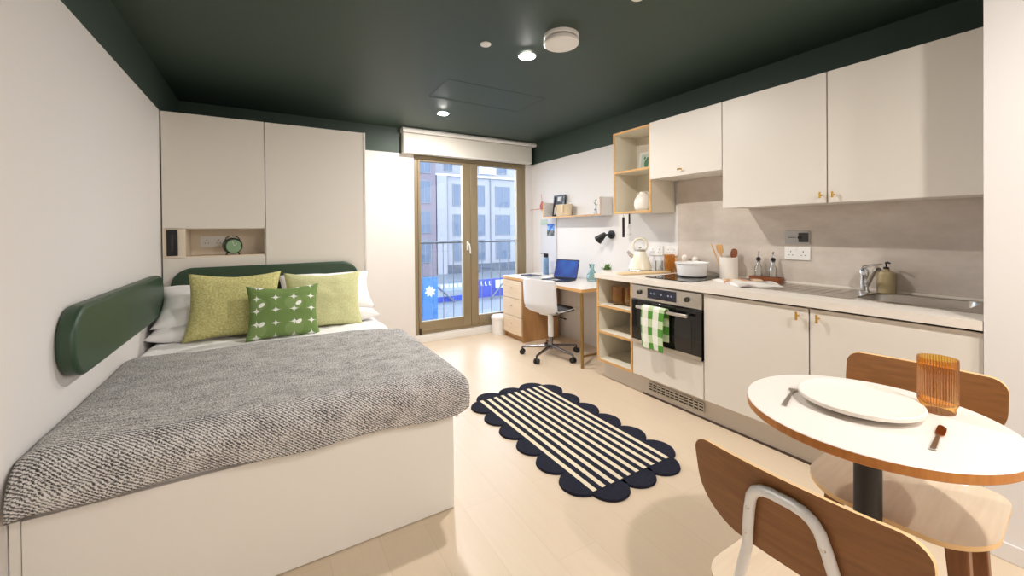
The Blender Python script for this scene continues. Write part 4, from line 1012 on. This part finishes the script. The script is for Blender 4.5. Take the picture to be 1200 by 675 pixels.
# dining chairs (local: faces +x, seat centre at origin)
def dining_chair(label, wooden):
    c = thing('dining_chair', (0, 0, 0), label, 'chair')
    # backrest: curved plywood shell
    out = rrect(.40, .195, [.04, .04, .10, .10], 10)
    dens = []
    for (p, q) in zip(out, out[1:] + out[:1]):
        L_ = math.hypot(q[0] - p[0], q[1] - p[1]); n = max(1, int(L_ / .02))
        for i in range(n): dens.append((p[0] + (q[0] - p[0]) * i / n, p[1] + (q[1] - p[1]) * i / n))
    zc = .712
    def bp(u, v_, tt): return (-.218 + .45 * u * u - .20 * (v_ - .0) + tt, u, zc + v_ * .98 - tt * .2)
    b = nb(); n = 24; m_ = 12
    # grid clipped to the outline by radial mapping
    rings = []
    for k_ in range(9):
        s_ = k_ / 8
        rings.append([(u * s_, v_ * s_) for u, v_ in dens])
    def layer(tt):
        cen = b.verts.new(bp(0, 0, tt)); L = [[b.verts.new(bp(u, v_, tt)) for u, v_ in r] for r in rings[1:]]
        N = len(dens)
        for i in range(N): b.faces.new((cen, L[0][i], L[0][(i + 1) % N]))
        for A, B in zip(L, L[1:]):
            for i in range(N): j = (i + 1) % N; b.faces.new((A[i], B[i], B[j], A[j]))
        return L[-1]
    A = layer(0); B = layer(.012)
    for i in range(len(dens)): j = (i + 1) % len(dens); b.faces.new((A[i], A[j], B[j], B[i])).material_index = 1
    mesh('backrest', b, [M['walnut'], M['lightedge']], c, smooth=40)
    # seat
    so = rrect(.41, .425, [.12, .08, .08, .12], 10)
    def sp_(u, v_, tt): return (u + .015, v_, .448 + tt - .25 * max(0, u - .10) ** 2 * 4 - .12 * (1 - min(1, (abs(v_) / .2) ** 2)) * .06)
    b = nb(); rr = [[(u * k_ / 8, v_ * k_ / 8) for u, v_ in so] for k_ in range(1, 9)]
    def lay2(tt):
        cen = b.verts.new(sp_(0, 0, tt)); L = [[b.verts.new(sp_(u, v_, tt)) for u, v_ in r] for r in rr]; N = len(so)
        for i in range(N): b.faces.new((cen, L[0][i], L[0][(i + 1) % N]))
        for A, B in zip(L, L[1:]):
            for i in range(N): j = (i + 1) % N; b.faces.new((A[i], B[i], B[j], A[j]))
        return L[-1]
    A = lay2(0); B = lay2(.014)
    for i in range(len(so)): j = (i + 1) % len(so); b.faces.new((A[i], A[j], B[j], B[i])).material_index = 1
    mesh('seat', b, [M['birch'], M['lightedge']], c, smooth=40)
    # back tube: hairpin behind the backrest
    def bk(u, v_, off=0): p = bp(u, v_, 0); return Vector((p[0] - .011 - off, p[1], p[2]))
    pts = [Vector((-.13, .115, .430)), Vector((-.19, .108, .47)), Vector((-.21, .098, .54))] + [bk(.082, -.095), bk(.076, -.05), bk(.068, -.005), bk(.060, .030), bk(.050, .048), bk(.036, .058), bk(.018, .062), bk(0, .062)]
    full = pts + [Vector((p.x, -p.y, p.z)) for p in pts[::-1][1:]]
    tb = mesh('back_tube', tube(nb(), full, .0105, 14), M['wtube'], c)
    b = nb()
    for s_ in (-1, 1):
        for (u, v_) in ((.078, -.06), (.066, .005)):
            p = bk(u * s_, v_, .008); cyl(b, p, p + Vector((-.003, 0, 0)), .005, .004, 12)
    mesh('screws', b, M['chrome'], tb)
    if wooden:
        for (lx, ly, ex, ey) in ((.13, .135, .17, .17), (.13, -.135, .17, -.17), (-.13, .135, -.19, .16), (-.13, -.135, -.19, -.16)):
            b = nb(); A = Vector((lx, ly, .435)); B = Vector((ex, ey, 0)); s0, s1 = .024, .014
            q0 = [b.verts.new(A + Vector((a * s0, d * s0, 0))) for a, d in ((-1, -1), (1, -1), (1, 1), (-1, 1))]; q1 = [b.verts.new(B + Vector((a * s1, d * s1, 0))) for a, d in ((-1, -1), (1, -1), (1, 1), (-1, 1))]
            b.faces.new(q0); b.faces.new(q1[::-1])
            for i in range(4): j = (i + 1) % 4; b.faces.new((q0[i], q0[j], q1[j], q1[i]))
            mesh('leg', b, M['legwood'], c, bevel=.004)
        mesh('seat_frame', bx(-.14, .14, -.14, .14, .425, .437), M['legwood'], c)
    else:
        for (lx, ly, ex, ey) in ((.14, .15, .19, .18), (.14, -.15, .19, -.18), (-.13, .13, -.22, .17), (-.13, -.13, -.22, -.17)):
            mesh('leg', tube(nb(), [(lx * .5, ly, .430), (lx, ly, .428), (lx + (ex - lx) * .1, ly + (ey - ly) * .1, .38), (ex, ey, 0.0)], .0095, 12), M['wtube'], c)
        mesh('seat_frame', tube(nb(), [(.10, .15, .434), (-.13, .105, .434), (-.13, -.105, .434), (.10, -.15, .434)], .0095, 10, closed=True), M['wtube'], c)
    return c
near = dining_chair('walnut backed dining chair with a white tube frame, back turned to the viewer', False)
near.location = (1.068, .392, 0); near.rotation_euler = (0, 0, 0)
far = dining_chair('walnut backed dining chair facing the viewer across the round table, on wooden legs', True)
far.location = (1.735, .462, 0); far.rotation_euler = (0, 0, PI + .06)

# ------------------------------------------------------------------ outside
rl = thing('balcony_railing', (2.2, 4.78, -.1), 'grey steel balcony railing outside the glazed doors', 'railing')
b = tube(nb(), [(1.0, 4.78, 1.145), (3.6, 4.78, 1.145)], .014, 10); mesh('top_rail', b, M['rail'], rl)
mesh('bottom_rail', bx(1.0, 3.6, 4.77, 4.79, .0, .02), M['rail'], rl)
for i in range(19):
    x = 1.05 + .136 * i; mesh('baluster', bx(x - .004, x + .004, 4.775, 4.785, .02, 1.14), M['rail'], rl)
struct('balcony_slab', bx(.8, 3.8, 4.685, 4.95, -.25, -.02), M['concrete'])
struct('street', bx(-40, 80, 6, 70, -3.4, -3.2), M['pavement'], smooth=0)
def facade(root, x0, x1, y, z0, z1, mat): return mesh('wall', bx(x0, x1, y, y + 8, z0, z1), mat, root, smooth=0)
def wins(root, rects, y):
    for (x0, x1, z0, z1) in rects:
        b = nb(); f_ = .09
        box(b, x0, x1, y - .06, y + .0, z0, z0 + f_); box(b, x0, x1, y - .06, y, z1 - f_, z1); box(b, x0, x0 + f_, y - .06, y, z0 + f_, z1 - f_); box(b, x1 - f_, x1, y - .06, y, z0 + f_, z1 - f_)
        box(b, (x0 + x1) / 2 - .04, (x0 + x1) / 2 + .04, y - .05, y, z0 + f_, z1 - f_)
        w_ = mesh('window', b, M['extframe'], root, smooth=0)
        mesh('pane', bx(x0 + f_, x1 - f_, y - .03, y - .004, z0 + f_, z1 - f_), M['extglass'], w_, smooth=0)
t = thing('apartment_block', (9, 40, -3.2), 'lilac brick apartment block at the left behind the blue hoarding', 'building')
facade(t, 2, 14.75, 39.6, -3.2, 16, M['brick'])
wins(t, [(x, x + 1.3, z, z + 2.3) for x in (12.9, 10.2, 7.5) for z in (-1.9, 1.1, 4.15, 7.2)], 39.6)
t = thing('apartment_block', (23, 40, -3.2), 'pale concrete apartment block across the street, seen through both doors', 'building')
facade(t, 14.8, 40, 40, -3.2, 7.25, M['concrete'])
mesh('cornice', bx(14.8, 40, 39.8, 40, 7.1, 7.3), M['extwhite'], t, smooth=0)
mesh('setback_storey', bx(15.5, 40, 42, 48, 7.25, 13), M['concrete'], t, smooth=0)
b = nb()
for x in (16.1, 21.3, 26.5): cyl(b, (x, 39.93, -3), (x, 39.93, 7.1), .07, seg=10)
mesh('drainpipe', b, M['extframe'], t)
mesh('pilaster', bx(14.9, 16.0, 39.7, 40, -3.2, 7.1), M['concrete'], t, smooth=0)
wins(t, [(x, x + w_, z, z + 2.35) for x, w_ in ((16.75, 1.5), (19.2, 1.4), (21.9, 1.95), (25.2, 1.9), (28.4, 1.9)) for z in (-2.0, .75, 3.95)] , 40)
wins(t, [(16.6, 17.6, 8.0, 9.6), (23.4, 24.6, 8.0, 9.8), (27, 28.2, 8, 9.8)], 42)
mesh('sky_patch_panel', bx(20.9, 23.0, 41.9, 42, 7.9, 9.6), M['extwhite'], t, smooth=0)  # white sheet standing in for a bright patch of sky
mesh('shopfront', bx(15, 40, 39.75, 39.95, -3.2, -2.3), M['extdark'], t, smooth=0)
# hoardings
t = thing('hoarding', (6.2, 19.6, -3.2), 'sky blue hoarding panel with a white flower emblem seen through the left door', 'hoarding')
b = bx(5.0, 6.55, 19.6, 19.68, -3.18, -1.05); box(b, 6.55, 7.34, 19.6, 19.68, -3.18, -1.05)
mesh('panel', b, M['hoard_light'], t, smooth=0)
b = nb(); fx_, fz_ = 6.95, -1.75
for i in range(8):
    a = 2 * PI * i / 8 + .2; c_, s_ = math.cos(a), math.sin(a)
    prism(b, [(fx_ + c_ * .04 - s_ * .05, fz_ + s_ * .04 + c_ * .05), (fx_ + c_ * .20 - s_ * .055, fz_ + s_ * .20 + c_ * .055), (fx_ + c_ * .30, fz_ + s_ * .30), (fx_ + c_ * .20 + s_ * .055, fz_ + s_ * .20 - c_ * .055), (fx_ + c_ * .04 + s_ * .05, fz_ + s_ * .04 - c_ * .05)], lambda u, v, tt: (u, 19.598 - tt, v), 0, .01)
cyl(b, (fx_, 19.6, fz_), (fx_, 19.585, fz_), .12, seg=20)
mesh('flower_emblem', b, M['extwhite'], t, smooth=0)
t = thing('site_fence', (12, 24, -3.2), 'royal blue site fence with white lettering seen low through the right door', 'fence')
mesh('panel', bx(11.3, 17, 24, 24.06, -3.15, -1.95), M['hoard_dark'], t, smooth=0)
mesh('low_panel', bx(8.6, 11.25, 24, 24.06, -3.18, -2.85), M['hoard_dark'], t, smooth=0)
mesh('pale_panel', bx(8.6, 11.25, 24.0, 24.05, -2.5, -2.05), plain('pale_blue_banner', (116, 124, 146), .6), t, smooth=0)
b = nb()
for x in (12.0, 12.3, 12.6): box(b, x, x + .06, 23.98, 24, -2.38, -2.08); box(b, x, x + .16, 23.98, 24, -2.38, -2.32)
for x in (9.2, 9.5, 9.8, 10.1, 10.4): box(b, x, x + .18, 23.98, 24, -2.3, -2.1)
mesh('lettering', b, M['extwhite'], t, smooth=0)
mesh('white_sign', bx(13.1, 14.2, 23.975, 23.999, -2.6, -2.05), M['extwhite'], t, smooth=0)
b = tube(nb(), [(10.0, 23.7, -3.19), (9.0, 24, -2.2)], .05, 8); tube(b, [(12.4, 23.4, -3.19), (13.8, 24, -2.2)], .05, 8)
mesh('strut', b, M['extdark'], t)

for o in list(S.objects):
    if o.parent is None and 'label' in o.keys():
        g_ = {'pillow': 'white bed pillows', 'cushion': 'scatter cushions on the bed', 'tumbler': 'amber ribbed glasses', 'base_cabinet': 'white kitchen base cabinets',
              'wall_cabinet': 'white kitchen wall cabinets', 'wall_socket': 'white wall sockets', 'salt_mill': 'wooden mills behind the casserole', 'oil_bottle': 'oil bottles in the wooden rack',
              'postcard': 'cards pinned by the desk', 'dining_chair': 'dining chairs at the round table', 'headboard': 'dark green padded boards', 'apartment_block': 'apartment blocks across the street',
              'ceiling_disc': 'small ceiling discs'}.get(o.name.split('.')[0])
        if g_: o['group'] = g_
